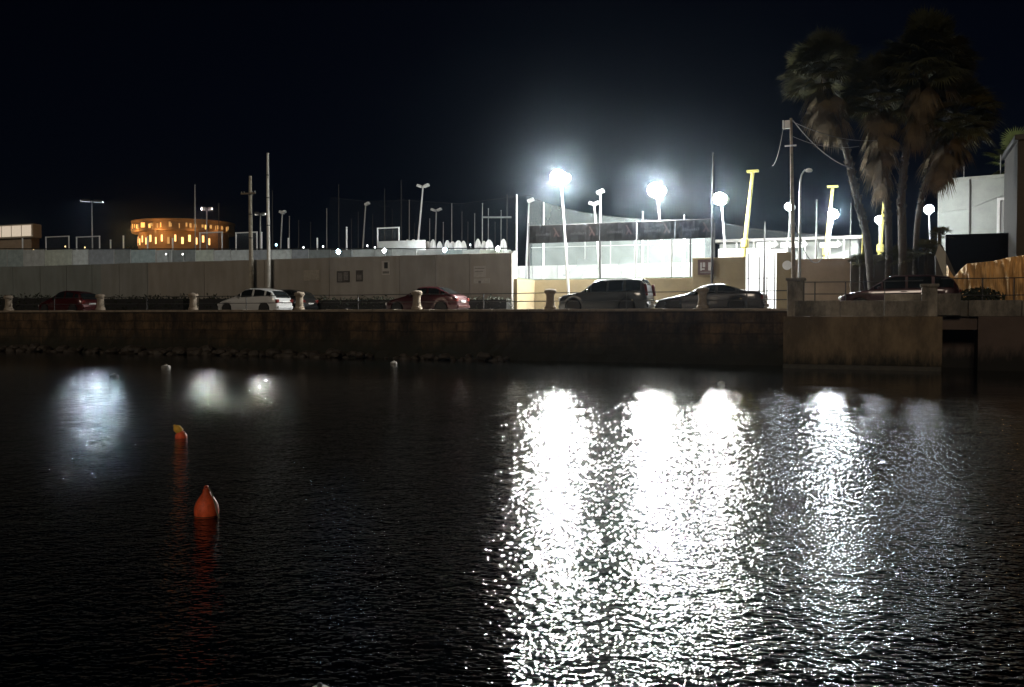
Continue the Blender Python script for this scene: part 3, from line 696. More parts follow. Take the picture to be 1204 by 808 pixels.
# small lights on the fence
def fencelight(px, py, off, lab, m_e, r):
    p = at(px, py, off); t = thing('fence_lamp', lab, 'lamp', (p.x, off, TERR), 'small lit lamps on the pitch fence')
    MB().tube([(0, 0.1, 0), (0, 0.1, p.z - TERR + 0.1)], 0.03, 6).build('post', M_steel, t)
    MB().lathe([(r*1.25, 0.06),(r*1.25, -0.02),(r*1.02, -0.02)], 14, axis='y', c=(0, 0, p.z - TERR)).build('housing', M_dsteel, t)
    MB().lathe([(0.001, -0.05),(r*0.7,-0.045),(r,-0.024)], 14, axis='y', c=(0, 0, p.z - TERR)).build('lens', m_e, t, smooth=True)
E_fb = emat('fence_lamp_blue', (0.55, 0.8, 1.0), 160); E_fw = emat('fence_lamp_white', (0.95, 0.98, 1.0), 130); E_wm = emat('tiny_warm_lamp', (1.0, 0.72, 0.3), 3.0)
fencelight(398, 296, 13.4, 'bluish lamp on the fence between the thin masts', E_fb, 0.15)
fencelight(452, 295, 13.4, 'white lamp inside the tall white goal frame', E_fw, 0.13)
fencelight(523, 294, 13.4, 'bluish lamp under the folded white parasols', E_fb, 0.14)
fencelight(585.5, 292.5, 13.4, 'white lamp at the end of the fence near the court', E_fw, 0.13)
fencelight(325, 288, 16.0, 'small cyan lamp behind the tallest bare pole', emat('tiny_cyan_lamp', (0.5, 0.85, 1.0), 5.0), 0.10)
for px, py, lab in ((39.5, 294, 'tiny warm lamp below the white lit pavilion'), (77, 290, 'tiny warm lamp inside the first white goal frame'), (100, 291, 'tiny warm lamp inside the second white goal frame'),
                    (195.5, 299, 'tiny white lamp below the round building'), (215, 299, 'second tiny white lamp below the round building')):
    fencelight(px, py, 13.6 if py > 298 else 30, lab, E_wm if py < 298 else emat('tiny_white_lamp', (1.0, 0.97, 0.9), 9.0), 0.085 if py < 298 else 0.06)

for k_, (px, py) in enumerate(((432, 289), (441, 291), (474, 288), (486, 291), (508, 287), (536, 290), (553, 288), (566, 291), (380, 290), (357, 291))):
    fencelight(px, py, 28, ORD[k_] + ' distant pinprick lamp among the masts', emat('pinprick_lamp', (0.9, 0.97, 1.0), 6.0), 0.075)
# ------------------------------------------------------------------ pitch fence band and frames above the concrete wall
pf = thing('pitch_fence', 'low fence of pale translucent sheets showing above the concrete wall', 'fence', (0, 13.8, TERR))
pal = [(0.30,0.37,0.38),(0.20,0.22,0.22),(0.42,0.45,0.45),(0.24,0.26,0.28),(0.52,0.56,0.56),(0.44,0.48,0.42),(0.38,0.41,0.41)]
px = -40; i = 0
while px < 600:
    wpx = random.uniform(18, 34); c = random.choice(pal)
    a = at(px, 294, 13.8); b = at(min(px + wpx, 601), 294, 13.8)
    MB().span((a.x + 0.02, 0, 0), (b.x - 0.02, 0.03, a.z - TERR + random.uniform(-0.03, 0.03))).build('sheet', mat('fence_sheet_%d' % pal.index(c), c, 0.6, var=0.25, scale=2.5), pf)
    MB().tube([(a.x, -0.03, 0), (a.x, -0.03, a.z - TERR + 0.08)], 0.025, 6).build('post', M_steel, pf)
    px += wpx
MB().tube([(at(-40, 293, 13.8).x, -0.05, at(-40, 292.5, 13.8).z - TERR), (at(300, 293, 13.8).x, -0.05, at(300, 293, 13.8).z - TERR), (at(600, 293, 13.8).x, -0.05, at(600, 292, 13.8).z - TERR)], 0.04, 6).build('top_rail', M_black, pf)

for px_, y_ in ((498, 0), (572, 0)):  # unseen lamps added behind the fence to brighten the parasols
    q_ = at(px_, 298, 14.25); l_ = MB().lathe([(0.17,0.0),(0.18,-0.06),(0.10,-0.12)], 16, axis='y', c=(q_.x, 0.45, 1.75)).build('parasol_fill_lamp', M_dsteel, pf)
    MB().lathe([(0.16,0.004),(0.12,0.05),(0.001,0.07)], 16, axis='y', c=(q_.x, 0.45, 1.75)).build('lens', emat('parasol_fill_glow', (0.92, 0.97, 1.0), 900), l_, smooth=True)
def goal(x0, x1, y, off, lab, r=0.05, depth=0.9):
    a = at(x0, y, off); b = at(x1, y, off); t = thing('goal_frame', lab, 'goal frame', (a.x, off, TERR), 'white goal frames behind the concrete wall')
    W_, H_ = b.x - a.x, a.z - TERR
    MB().tube([(0,0,0),(0,0,H_)], r, 8).build('post', M_white, t); MB().tube([(W_,0,0),(W_,0,H_)], r, 8).build('post', M_white, t)
    MB().tube([(-r,0,H_ + 0.0),(W_ + r,0,H_)], r*0.9, 8).build('crossbar', M_white, t)
    MB().add([(0,0,H_),(W_,0,H_),(W_,depth,0),(0,depth,0)], [(0,1,2,3)]).build('net', NETF, t)
goal(54, 81, 279, 17, 'first white goal frame, beside the white lit pavilion')
goal(90, 117, 279, 17, 'second white goal frame, with a grey crossbar')
goal(235, 261, 274, 16.5, 'white goal frame in front of the round lit building')
goal(277.5, 302, 274, 17, 'white goal frame crossed by the shorter wooden pole')
goal(444, 469, 268.5, 16, 'tallest white goal frame with a pale panel below', 0.05)
pp = at(444, 284, 15.9); pq = at(500, 303, 15.9)
solo(MB().span((0, 0, 0), (pq.x - pp.x, 0.05, pp.z - TERR)), 'rebound_board', mat('pale_board', (0.45, 0.47, 0.46), 0.7, var=0.12), 'pale grey board panel below the tallest white goal frame', 'board', (pp.x, 15.9, TERR))

WP = [(26.5, 281, 'under the white lit pavilion'), (145, 278, 'standing alone beside the second goal frame'), (173.5, 279, 'at the edge of the round lit building'), (307.5, 274, 'right behind the wooden pole'), (203, 281, 'before the lit arches'), (373, 281, 'between the tall pole and the bluish lamp'),
      (407.5, 268, 'beside the bluish lamp'), (339, 281, 'next to the small cyan lamp'), (130, 283, 'faint, by the second goal frame')]
for px, y, wh in WP:
    p = at(px, y, 15.0); t = thing('fence_post', 'short white post ' + wh, 'post', (p.x, 15.0, TERR), 'short white posts behind the concrete wall')
    MB().tube([(0,0,0),(0,0,p.z - TERR)], 0.055, 8).build('shaft', M_white, t); MB().lathe([(0.07,0),(0.07,0.05),(0.02,0.08)], 8, c=(0,0,p.z - TERR)).build('cap', M_white, t)

# folded white parasols of the lido
prm = None; PX = [479, 486, 494.5, 503, 509, 517, 526, 532, 539, 545, 562, 569, 575, 592]
for i, px in enumerate(PX):
    off = 21 + random.uniform(-1, 1); p = at(px, 281.5 + random.uniform(-1, 3), off)
    lab = ORD[i] + ' folded white parasol counted from the tallest goal frame'
    if prm is None:
        prm = thing('folded_parasol', lab, 'parasol', (p.x, off, TERR), 'folded white parasols behind the wall')
        MB().lathe([(0.25,0),(0.25,0.06),(0.05,0.1)], 14).build('base', M_offwht, prm); MB().tube([(0,0,0.1),(0,0,3.35)], 0.025, 6).build('pole', M_white, prm)
        mb = MB(); vs = []; fs = []; sg = 16; prof = [(0.06,0.9),(0.19,1.0),(0.23,1.5),(0.17,1.95),(0.20,2.2),(0.19,2.8),(0.14,3.15),(0.05,3.34)]
        for r_, z in prof:
            for j in range(sg): q = 2*math.pi*j/sg; rr = r_ * (1.25 if j % 2 else 0.8); vs.append((rr*math.cos(q), rr*math.sin(q), z))
        for a in range(len(prof) - 1):
            for j in range(sg): fs.append((a*sg+j, a*sg+(j+1)%sg, (a+1)*sg+(j+1)%sg, (a+1)*sg+j))
        mb.add(vs, fs); mb.build('canopy', M_white, prm); c = prm
    else:
        c = copy_tree(prm); c.location = world((p.x, off, TERR)); c['label'] = lab
    s_ = (p.z - TERR) / 3.35; c.scale = (1.0 + random.uniform(-0.1, 0.5), 1.2, s_)

# unlit lamp posts around the lido, some double-headed
def lamppost(tx, ty, bx, by, off, lab, heads, lit=None, m=M_steel):
    top = at(tx, ty, off); bt = at(bx, by, off); k = (top.z - TERR) / (top.z - bt.z); b_ = top.x + (bt.x - top.x) * k
    t = thing('lamp_post', lab, 'lamp post', (b_, off, TERR), 'unlit lamp posts behind the concrete wall'); d = Vector((top.x - b_, 0, top.z - TERR))
    leanpole(t, (0,0,0), d, 0.09, 0.06, m, 8)
    for hx in heads:
        MB().box(d + Vector((hx, 0, 0.02)), (0.42, 0.3, 0.2), Matrix.Rotation(0.35 * (1 if hx < 0 else -1), 3, 'Y')).build('lamp_head', M_white, t, bevel=0.02)
lamppost(497.5, 219, 492, 280, 22, 'leaning lamp post with two pale heads above the parasols', (-0.28, 0.28), m=M_white)
lamppost(513, 247, 512, 285, 34, 'faint two-headed lamp post beside the parasols', (-0.3, 0.3))
lamppost(430, 240, 427, 285, 28, 'single-headed lamp post next to the tallest goal frame', (0.15,))
lamppost(332, 250, 330, 290, 24, 'leaning lamp post with a raised head beside the tallest bare pole', (0.1, -0.05))
lamppost(622, 236, 620, 290, 18, 'grey lamp post at the corner of the court net', (0.12,))
lamppost(706, 226, 705.5, 300, 11.5, 'grey lamp post rising through the black banner', (0.0,))
lamppost(698.5, 240, 701, 268, 15, 'short white twin lamp mast behind the black banner', (-0.1, 0.12), m=M_white)

MASTS = [(229, 218, 290, 24, M_steel, 'pale thin mast in front of the round lit building'), (398, 218, 290, 28, M_dsteel, 'thin grey mast above the bluish lamp'), (452, 222, 285, 22, M_black, 'black mast behind the tallest goal frame'),
         (471.5, 212, 290, 22, M_black, 'taller black mast beside the tallest goal frame'), (487, 262, 290, 26, M_black, 'short black mast above the first parasols'), (543, 250, 290, 26, M_dsteel, 'thin mast among the last tightly set parasols'),
         (567, 240, 290, 24, M_steel, 'mast carrying a long horizontal boom'), (596, 230, 290, 24, M_dsteel, 'dim thin mast just before the court'), (607, 230, 325, 8.6, M_steel, 'bright edged post at the end of the concrete wall'),
         (639, 239, 300, 15.5, M_white, 'white net post at the start of the black banner'), (755.5, 250, 300, 15.5, M_white, 'white net post above the middle of the banner'), (804, 254, 300, 15.5, M_white, 'short white net post above the end of the banner'),
         (838, 181, 345, 8.9, M_dsteel, 'very tall dark pole beside the framed poster'), (257, 240, 290, 34, M_dsteel, 'dim thin mast behind the round lit building lamp'), (351, 260, 290, 28, M_dsteel, 'faint mast between tallest pole and bluish lamp'), (320, 225, 290, 30, M_dsteel, 'dim mast close beside the tallest bare pole'),
         (899, 262, 285, 16, M_dsteel, 'thin dark post above the lit gate'), (960, 236, 300, 15, M_steel, 'thin grey post beside the shorter yellow pole'), (1014, 262, 310, 14, M_yellow, 'thin yellowish post left of the first palm trunk'), (1000, 240, 300, 26, M_dsteel, 'dim post behind the yard wall end')]
for k_, (px, ty, m) in enumerate(((340, 255, M_steel), (365, 262, M_dsteel), (384, 246, M_steel), (413, 258, M_dsteel), (421, 250, M_dsteel), (438, 252, M_black), (461, 246, M_black), (481, 236, M_steel), (505, 258, M_steel), (521, 262, M_steel), (531, 240, M_steel), (550, 262, M_dsteel), (558, 252, M_steel), (574, 246, M_steel), (582, 262, M_dsteel), (589, 248, M_steel))):
    MASTS.append((px, ty, 290, 30 + (k_ * 7) % 11, m, ORD[k_] + ' of the crowded distant masts counted from the tallest bare pole'))
for px, ty, by, off, m, lab in MASTS:
    gz = ROAD if off < 10 or px > 840 else TERR
    p = at(px, ty, off); t = thing('mast' if 'mast' in lab else 'tall_post', lab, 'mast' if 'mast' in lab else 'post', (p.x, off, gz), 'thin masts and posts against the night sky')
    h = p.z - gz
    MB().tube([(0,0,0),(0,0,h*0.5),(0.02,0,h)], [0.06, 0.05, 0.03] if off > 20 else [0.075, 0.06, 0.035], 8).build('shaft', m, t, smooth=True)
    if m is M_black: MB().tube([(-0.35,0,h*0.82),(0.35,0,h*0.82)], 0.018, 6).build('spreader', m, t)
    else: MB().lathe([(0.05,0),(0.05,0.05),(0.02,0.07)], 8, c=(0.02,0,h)).build('cap', m, t)
    if 'boom' in lab: MB().tube([(0,0,at(567,255.5,off).z - gz),(at(601,255.5,off).x - p.x,0,at(601,255.5,off).z - gz)], 0.07, 8).build('boom', M_steel, t)

# two tall bare poles by the white car
def bigpole(px, ty, by, off, r, lab, m, arm=None):
    p = at(px, ty, off); t = thing('utility_pole', lab, 'pole', (p.x, off, ROAD)); h = p.z - ROAD
    MB().tube([(0,0,0),(0.03,0,h*0.4),(0.0,0,h*0.75),(0.02,0,h)], [r, r*0.9, r*0.75, r*0.6], 10).build('shaft', m, t, smooth=True)
    for k in (0.55, 0.72, 0.86): MB().lathe([(r*0.95,0),(r*0.95,0.06)], 10, c=(0.01,0,h*k)).build('band', M_dsteel, t)
    if arm:
        z = at(px, arm, off).z - ROAD; MB().box((0,-r-0.03,z), (1.1,0.07,0.09)).build('crossarm', M_wood, t)
        for x in (-0.5,-0.3,0.3,0.5): MB().lathe([(0.03,0),(0.045,0.04),(0.03,0.09),(0.01,0.1)], 8, c=(x,-r-0.03,z+0.046)).build('insulator', M_offwht, t)
    return t
bigpole(294, 207, 335, 6.6, 0.15, 'shorter wooden pole with a crossarm behind the white hatchback', mat('pale_pole', (0.33, 0.30, 0.24), 0.8, var=0.3, scale=5), 228)
bigpole(314.5, 180, 335, 6.6, 0.12, 'tallest bare pale pole behind the white hatchback', mat('pale_steel_pole', (0.46, 0.45, 0.41), 0.6, var=0.2, scale=5))

# ------------------------------------------------------------------ far lit buildings
def round_building():
    D = 150.0; c = at(216.5, 280, D); z0 = 2.0
    t = thing('round_building', 'round stone building lit orange with glowing windows and arches far off', 'building', (c.x, D, z0))
    r = (at(265, 280, D).x - at(168, 280, D).x) / 2 * 0.93; zt = at(216, 262.5, D).z - z0; zm = at(216, 276, D).z - z0; zb = at(216, 294, D).z - z0
    ms = mat('warm_stone', (0.34, 0.19, 0.085), 0.9, var=0.2, scale=0.3)
    MB().lathe([(r*0.88, 0), (r*0.88, zm)], 48).build('lower_drum', ms, t, smooth=True)
    MB().lathe([(r, zm + 0.02), (r*1.01, zm + 0.3), (r, zm + 0.5), (r, zt - 0.5), (r*1.015, zt - 0.3), (r*1.015, zt)], 48).build('upper_drum', ms, t, smooth=True)
    ew = emat('warm_window', (1.0, 0.45, 0.11), 2.2); ea = emat('warm_arch', (1.0, 0.52, 0.17), 3.0); ed = emat('dim_window', (1.0, 0.5, 0.15), 0.7)
    def win(ang, rr, z, w, h, m, nm):
        q = R(ang); ctr = Vector((math.sin(q) * rr, -math.cos(q) * rr, z)); u = Vector((math.cos(q), math.sin(q), 0))
        rot = Matrix.Rotation(q, 3, 'Z'); f = MB().box(ctr, (w + 0.3, 0.16, h + 0.3), rot).build(nm, ms, t)
        MB().box(ctr + Vector((math.sin(q), -math.cos(q), 0)) * 0.09, (w, 0.06, h), rot).build('glow', m, f)
    rnd = random.Random(3)
    for i in range(30):
        ang = -84 + i * 168 / 29 + 16 + rnd.uniform(-2.5, 2.5)
        win(ang, r + 0.02, zm + (zt - zm) * rnd.uniform(0.36, 0.5), 0.36 * rnd.uniform(0.5, 2.0), (zt - zm) * rnd.uniform(0.25, 0.42), ew if rnd.random() < (0.8 if ang < 25 else 0.3) else ed, 'window')
    for i in range(15):
        ang = -60 + i * 120 / 14 + 14
        win(ang, r * 0.88 + 0.02, zb + (zm - zb) * (0.55 if i % 2 else 0.4), 0.42 * rnd.uniform(0.8, 1.4), (zm - zb) * 0.42, ea if rnd.random() < 0.75 else ed, 'arch')
    # its own wall washers under the eaves
    for ang in (-55, -20, 15, 50, 80):
        q = R(ang); ld = bpy.data.lights.new('wall_washer', 'POINT'); ld.energy = 520 if ang < 20 else 170; ld.color = (1.0, 0.55, 0.2); ld.shadow_soft_size = 0.2
        lo = bpy.data.objects.new('wall_washer', ld); COL.objects.link(lo); lo.parent = t; lo.location = (math.sin(q) * (r + 1.6), -math.cos(q) * (r + 1.6), zm - 0.4)
round_building()
def pavilion_left():
    D = 140.0; a = at(-60, 268, D); b = at(38, 268, D); z0 = 2.0
    t = thing('lit_pavilion', 'white round-cornered pavilion with a lit cream band at the far shore', 'building', (a.x, D, z0))
    W_ = b.x - a.x; zt = a.z - z0; zl = at(0, 281, D).z - z0
    mm = mat('cream_render', (0.6, 0.54, 0.44), 0.8, var=0.1)
    MB().span((1, 1, 0), (W_ - 1.6, 3.5, zl)).build('wall', M_brownw, t)
    MB().span((0, 0, zl + 0.02), (W_, 3, zt)).build('upper_storey', mm, t, bevel=0.25)
    rnd = random.Random(5)
    for i in range(8):
        u = W_ * (0.06 + i * 0.117); f = MB().span((u, -0.06, zl + 0.35), (u + W_*0.112, -0.003, zt - 0.25)).build('window', mm, t)
        MB().span((u + 0.08, -0.12, zl + 0.45), (u + W_*0.112 - 0.08, -0.064, zt - 0.35)).build('glow', emat('cream_window', (1.0, 0.82, 0.62), 0.62), f)
pavilion_left()
for k, (px, py, rr) in enumerate(((152, 291, 1.6), (165, 293, 1.3), (136, 294, 1.4))):
    p = at(px, py, 60); t = thing('small_tree', ['small yellowish tree lit beside the round building', 'lower bush close to the round building', 'dim bush beside the lone white post'][k], 'tree', (p.x, 60, 2.0), 'small trees near the round building')
    mb = MB(); leafy(mb, (0,0,p.z - 2.0 - rr*0.8), (rr, rr, rr*0.9), 420, 0.16); mb.build('crown', mat('olive_leaf', (0.12, 0.10, 0.03), 0.8, var=0.4), t)
    MB().tube([(0,0,0),(0.05,0,(p.z - 2)*0.5),(0,0,p.z - 2.0 - rr)], [0.18,0.13,0.08], 7).build('trunk', M_wood, t)

# ------------------------------------------------------------------ cars
def car(name, label, cat, px_front, px_rear_, off, paint, top, belt, L, W_, wheels, glassx, wind, rear, pillars, wr=0.31, coat=0.8, metal=0.3, tall_tail=False, rough=0.35, gz=ROAD):
    """loft of cross-sections from nose (x=0) to tail (x=L); the nose points to the left along the quay"""
    mp = mat('paint_' + name + str(len(MATS)), paint, rough, metal, coat=coat)
    p = at(px_front, 350, off - W_/2)
    t = thing(name, label, cat, (p.x, off, gz))
    st = sorted(set([0, 0.02*L, 0.05*L, 0.09*L] + [L*i/44 for i in range(4, 42)] + [0.93*L, 0.97*L, 0.99*L, L] + [x for q in wheels for x in [q + wr*1.16*math.cos(R(a)) for a in range(0, 181, 15)]] + [x for q in (wind, rear, glassx) for x in q] + [x for q in pillars for x in q]))
    def sec(x):
        zt = interp(top, x / L); zb = min(interp(belt, x / L), zt - 0.025)
        e = abs(2*x/L - 1); w2 = W_/2 * (1 - 0.16 * e**7 - (0.06 if e > 0.985 else 0))
        zs = 0.20 + 0.10 * max(0, e - 0.8) * 5 * 0.5
        for q in wheels:
            d = abs(x - q)
            if d < wr*1.16: zs = max(zs, wr + math.sqrt(max(0, (wr*1.16)**2 - d*d)))
        zs = min(zs, zb - 0.06); k = min(1, max(0, (zt - zb) / 0.38)); z6 = zt - 0.085*k - 0.004; z5 = zb + 0.03*k + 0.003
        y5 = w2*0.945; y6 = y5 - 0.27*(z6 - z5) - 0.02; y7 = y6 - 0.07*k - 0.03
        return [(w2*0.95, zs), (w2*0.99, zs + (zb-zs)*0.3), (w2, zs + (zb-zs)*0.62), (w2*0.985, zb - 0.035), (w2*0.962, zb), (y5, z5), (y6, z6), (y7, zt - 0.028*k - 0.002), (y7*0.55, zt - 0.004*k), (0, zt)]
    secs = [sec(x) for x in st]; nr = 10; full = 2*nr - 1
    def P(i, j):
        x = st[i]; y, z = secs[i][j if j < nr else 2*nr - 2 - j]
        bow = 0.05 * (y / (W_/2))**2 * ((1 - x/(0.12*L)) if x < 0.12*L else 0)
        return (x + bow, -y if j < nr else y, z)
    bod, gl = MB(), MB(); bf, gf = [], []
    vs = [P(i, j) for i in range(len(st)) for j in range(full)]
    for i in range(len(st) - 1):
        xm = (st[i] + st[i+1]) / 2; zz = interp(top, xm/L) - interp(belt, xm/L)
        for j in range(full - 1):
            jj = j if j < nr - 1 else 2*nr - 3 - j; g = False
            if jj == 5 and glassx[0] < xm < glassx[1] and zz > 0.2 and not any(a < xm < b for a, b in pillars): g = True
            if jj in (7, 8) and (wind[0] < xm < wind[1] or rear[0] < xm < rear[1]): g = True
            f = (i*full + j, (i+1)*full + j, (i+1)*full + j + 1, i*full + j + 1)
            (gf if g else bf).append(f)
    bf.append(tuple(range(full))); bf.append(tuple((len(st)-1)*full + j for j in range(full))[::-1])
    bod.add(vs, bf); gl.add(vs, gf)
    bod.build('body', mp, t, smooth=True)
    go = gl.build('windows', M_glass, t, smooth=True)
    bmm = bmesh.new(); bmm.from_mesh(go.data); bmesh.ops.delete(bmm, geom=[v for v in bmm.verts if not v.link_faces], context='VERTS'); bmm.to_mesh(go.data); bmm.free()
    MB().span((0.12*L, -W_*0.40, 0.22), (0.9*L, W_*0.40, 0.62)).build('underbody', M_black, t)
    for q in wheels:
        for s_ in (-1, 1):
            y = s_ * (W_/2 - 0.11); wh = MB().lathe([(wr*0.62,-0.10),(wr*0.93,-0.105),(wr,-0.07),(wr,0.07),(wr*0.93,0.105),(wr*0.62,0.10)], 22, axis='y', c=(q, y, wr)).build('wheel', M_rubber, t, smooth=True)
            rm = MB().lathe([(wr*0.62,-0.05),(wr*0.58,-0.02),(wr*0.58,0.02),(wr*0.62,0.05)], 20, axis='y', c=(q, y, wr))
            for a in range(5): rm.box(Vector((q, y + s_*0.07, wr)) + Vector((math.cos(a*1.2566), 0, math.sin(a*1.2566)))*wr*0.32, (wr*0.62, 0.03, 0.06), Matrix.Rotation(-a*1.2566, 3, 'Y'))
            rm.build('rim', M_rim, wh)
    zf = interp(top, 0.03); zr = interp(belt, 0.97)
    for s_ in (-1, 1):
        MB().lathe([(0.0001,-0.10),(0.09,-0.07),(0.115,0),(0.09,0.07),(0.0001,0.10)], 14, c=(0.085, s_*W_*0.355, zf - 0.11)).build('headlight', M_lens, t, smooth=True)
        if tall_tail: MB().box((L - 0.045, s_*W_*0.405, zr + 0.12), (0.12, 0.15, 0.55), Matrix.Rotation(-0.18, 3, 'Y')).build('tail_light', M_red, t, bevel=0.03)
        else: MB().box((L - 0.05, s_*W_*0.375, zr - 0.10), (0.10, 0.26, 0.20)).build('tail_light', M_red, t, bevel=0.03)
        xm = wind[0] + (wind[1]-wind[0])*0.55; MB().box((xm, s_*(W_/2 + 0.07), interp(belt, xm/L) + 0.07), (0.12, 0.20, 0.13)).build('mirror', mp, t, bevel=0.035)
        for q in pillars[:2]:
            x = q[1] + (0.0 if q[0] > wind[1] else 0.9); MB().box((x - 0.12, s_*(W_/2*0.985 + 0.01), interp(belt, x/L) - 0.11), (0.17, 0.035, 0.03)).build('door_handle', mp, t)
    MB().box((-0.005, 0, 0.36), (0.09, W_*0.66, 0.14)).build('grille', M_black, t, bevel=0.02)
    MB().box((L + 0.008, 0, 0.40), (0.12, W_*0.80, 0.16)).build('rear_bumper', mp, t, bevel=0.03)
    MB().box((L + 0.02, 0, 0.66), (0.03, 0.5, 0.11)).build('number_plate', M_white, t)
    return t
HT = [(0,0.50),(0.015,0.62),(0.06,0.72),(0.25,0.93),(0.29,0.97),(0.46,1.42),(0.54,1.475),(0.72,1.46),(0.86,1.36),(0.905,1.28),(0.975,0.92),(1.0,0.70)]
HB = [(0,0.60),(0.06,0.68),(0.27,0.90),(0.5,0.93),(0.85,0.98),(0.96,0.90),(1,0.66)]
def hatch(name, lab, pxf, off, paint, L, **k):
    return car(name, lab, 'car', pxf, None, off, paint, HT, HB, L, 1.68, (0.18*L, 0.80*L), (0.31*L, 0.90*L), (0.29*L, 0.47*L), (0.89*L, 0.975*L), ((0.40*L-0.0, 0.42*L), (0.60*L, 0.63*L), (0.80*L, 0.83*L)), **k)
hatch('parked_car', 'small dark red hatchback parked furthest along the quay', 42, 2.55, (0.055, 0.005, 0.005), 3.75)
hatch('parked_car', 'white hatchback parked in front of the two tall bare poles', 253, 2.55, (0.52, 0.53, 0.53), 4.1, metal=0.0)
hatch('parked_car', 'black hatchback half hidden behind the white hatchback', 288, 5.0, (0.010, 0.010, 0.011), 4.0)
RT = [(0,0.50),(0.015,0.62),(0.06,0.72),(0.26,0.92),(0.29,0.95),(0.46,1.40),(0.56,1.44),(0.72,1.41),(0.90,1.05),(0.93,1.0),(0.98,0.92),(1.0,0.68)]
car('parked_car', 'dark red saloon parked between the wall notices and the bollard', 'car', 451, None, 2.55, (0.045, 0.005, 0.007), RT, HB, 4.15, 1.70, (0.75, 3.28), (1.25, 3.62), (1.20, 1.92), (3.02, 3.74), ((1.66,1.74),(2.45,2.55),(3.15,3.25)))
ST = [(0,0.62),(0.015,0.80),(0.05,0.90),(0.24,1.04),(0.27,1.07),(0.41,1.60),(0.47,1.68),(0.80,1.70),(0.93,1.66),(0.965,1.50),(0.985,1.05),(1.0,0.75)]
SB = [(0,0.72),(0.05,0.86),(0.26,1.03),(0.5,1.05),(0.9,1.08),(0.97,1.02),(1,0.72)]
car('parked_car', 'boxy grey off-road car with tall red tail lamps', 'car', 655, None, 2.55, (0.042, 0.046, 0.047), ST, SB, 4.35, 1.78, (0.80, 3.42), (1.22, 4.02), (1.18, 1.85), (4.05, 4.22), ((1.62,1.70),(2.42,2.52),(3.22,3.34)), wr=0.36, tall_tail=True, metal=0.5)
CT = [(0,0.48),(0.015,0.60),(0.05,0.69),(0.26,0.88),(0.30,0.92),(0.45,1.33),(0.53,1.40),(0.64,1.39),(0.83,1.06),(0.87,1.02),(0.97,1.0),(0.99,0.92),(1.0,0.66)]
CB = [(0,0.58),(0.05,0.66),(0.29,0.87),(0.5,0.91),(0.85,0.97),(0.96,0.95),(1,0.62)]
car('parked_car', 'long low dark grey coupe with bright headlights beside the gate', 'car', 769, None, 2.55, (0.045, 0.045, 0.048), CT, CB, 4.85, 1.80, (0.88, 3.72), (1.50, 3.95), (1.45, 2.22), (3.20, 4.05), ((1.98,2.06),(2.78,2.88),(3.62,3.72)), wr=0.35, metal=0.5)
VT = [(0,0.60),(0.015,0.76),(0.05,0.86),(0.22,1.02),(0.25,1.05),(0.40,1.58),(0.47,1.66),(0.75,1.66),(0.90,1.58),(0.95,1.42),(0.985,1.02),(1.0,0.75)]
car('parked_car', 'dark red people carrier under the palm trees', 'car', 986, None, 2.7, (0.030, 0.004, 0.006), VT, SB, 4.75, 1.80, (0.85, 3.75), (1.25, 4.45), (1.2, 1.95), (4.25, 4.65), ((1.68,1.76),(2.62,2.72),(3.62,3.74)), wr=0.34)

# ------------------------------------------------------------------ palms
M_frond = mat('fan_palm_green', (0.046, 0.045, 0.017), 0.9, spec=0.15, var=0.35, scale=1.5)
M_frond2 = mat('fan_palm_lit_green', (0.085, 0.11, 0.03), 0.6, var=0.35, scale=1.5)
M_dead = mat('dead_palm_leaf', (0.082, 0.061, 0.031), 0.85, var=0.45, scale=1.2)
M_trunk = mat('palm_trunk', (0.034, 0.028, 0.022), 0.9, var=0.4, scale=5, bump=0.03)
def fan(mb, base, d, pet, rad, spread, nb, droop):
    d = Vector(d).normalized(); side = d.cross(Vector((0,0,1)))
    if side.length < 0.05: side = Vector((1,0,0))
    side.normalize(); nrm = side.cross(d)
    side = (side + nrm * random.uniform(-0.5, 0.5)).normalized()
    e = base + d*pet; e.z -= droop*0.25*pet
    w = side*0.018
    mb.add([base - w, base + w, e + w, e - w], [(0,1,2,3)])
    for i in range(nb):
        a = R(spread) * (2*i/(nb-1) - 1); r_ = rad * (0.72 + 0.28*math.cos(a)) * random.uniform(0.85, 1.08)
        v = d*math.cos(a) + side*math.sin(a); m_ = e + v*r_*0.55; m_.z -= droop*0.06*r_; tp = e + v*r_; tp.z -= droop*(0.30 + 0.3*random.random())*r_
        q = (side*math.cos(a) - d*math.sin(a)) * rad*0.034
        mb.add([e, m_ - q, m_ + q, tp], [(0,1,2),(1,3,2)])
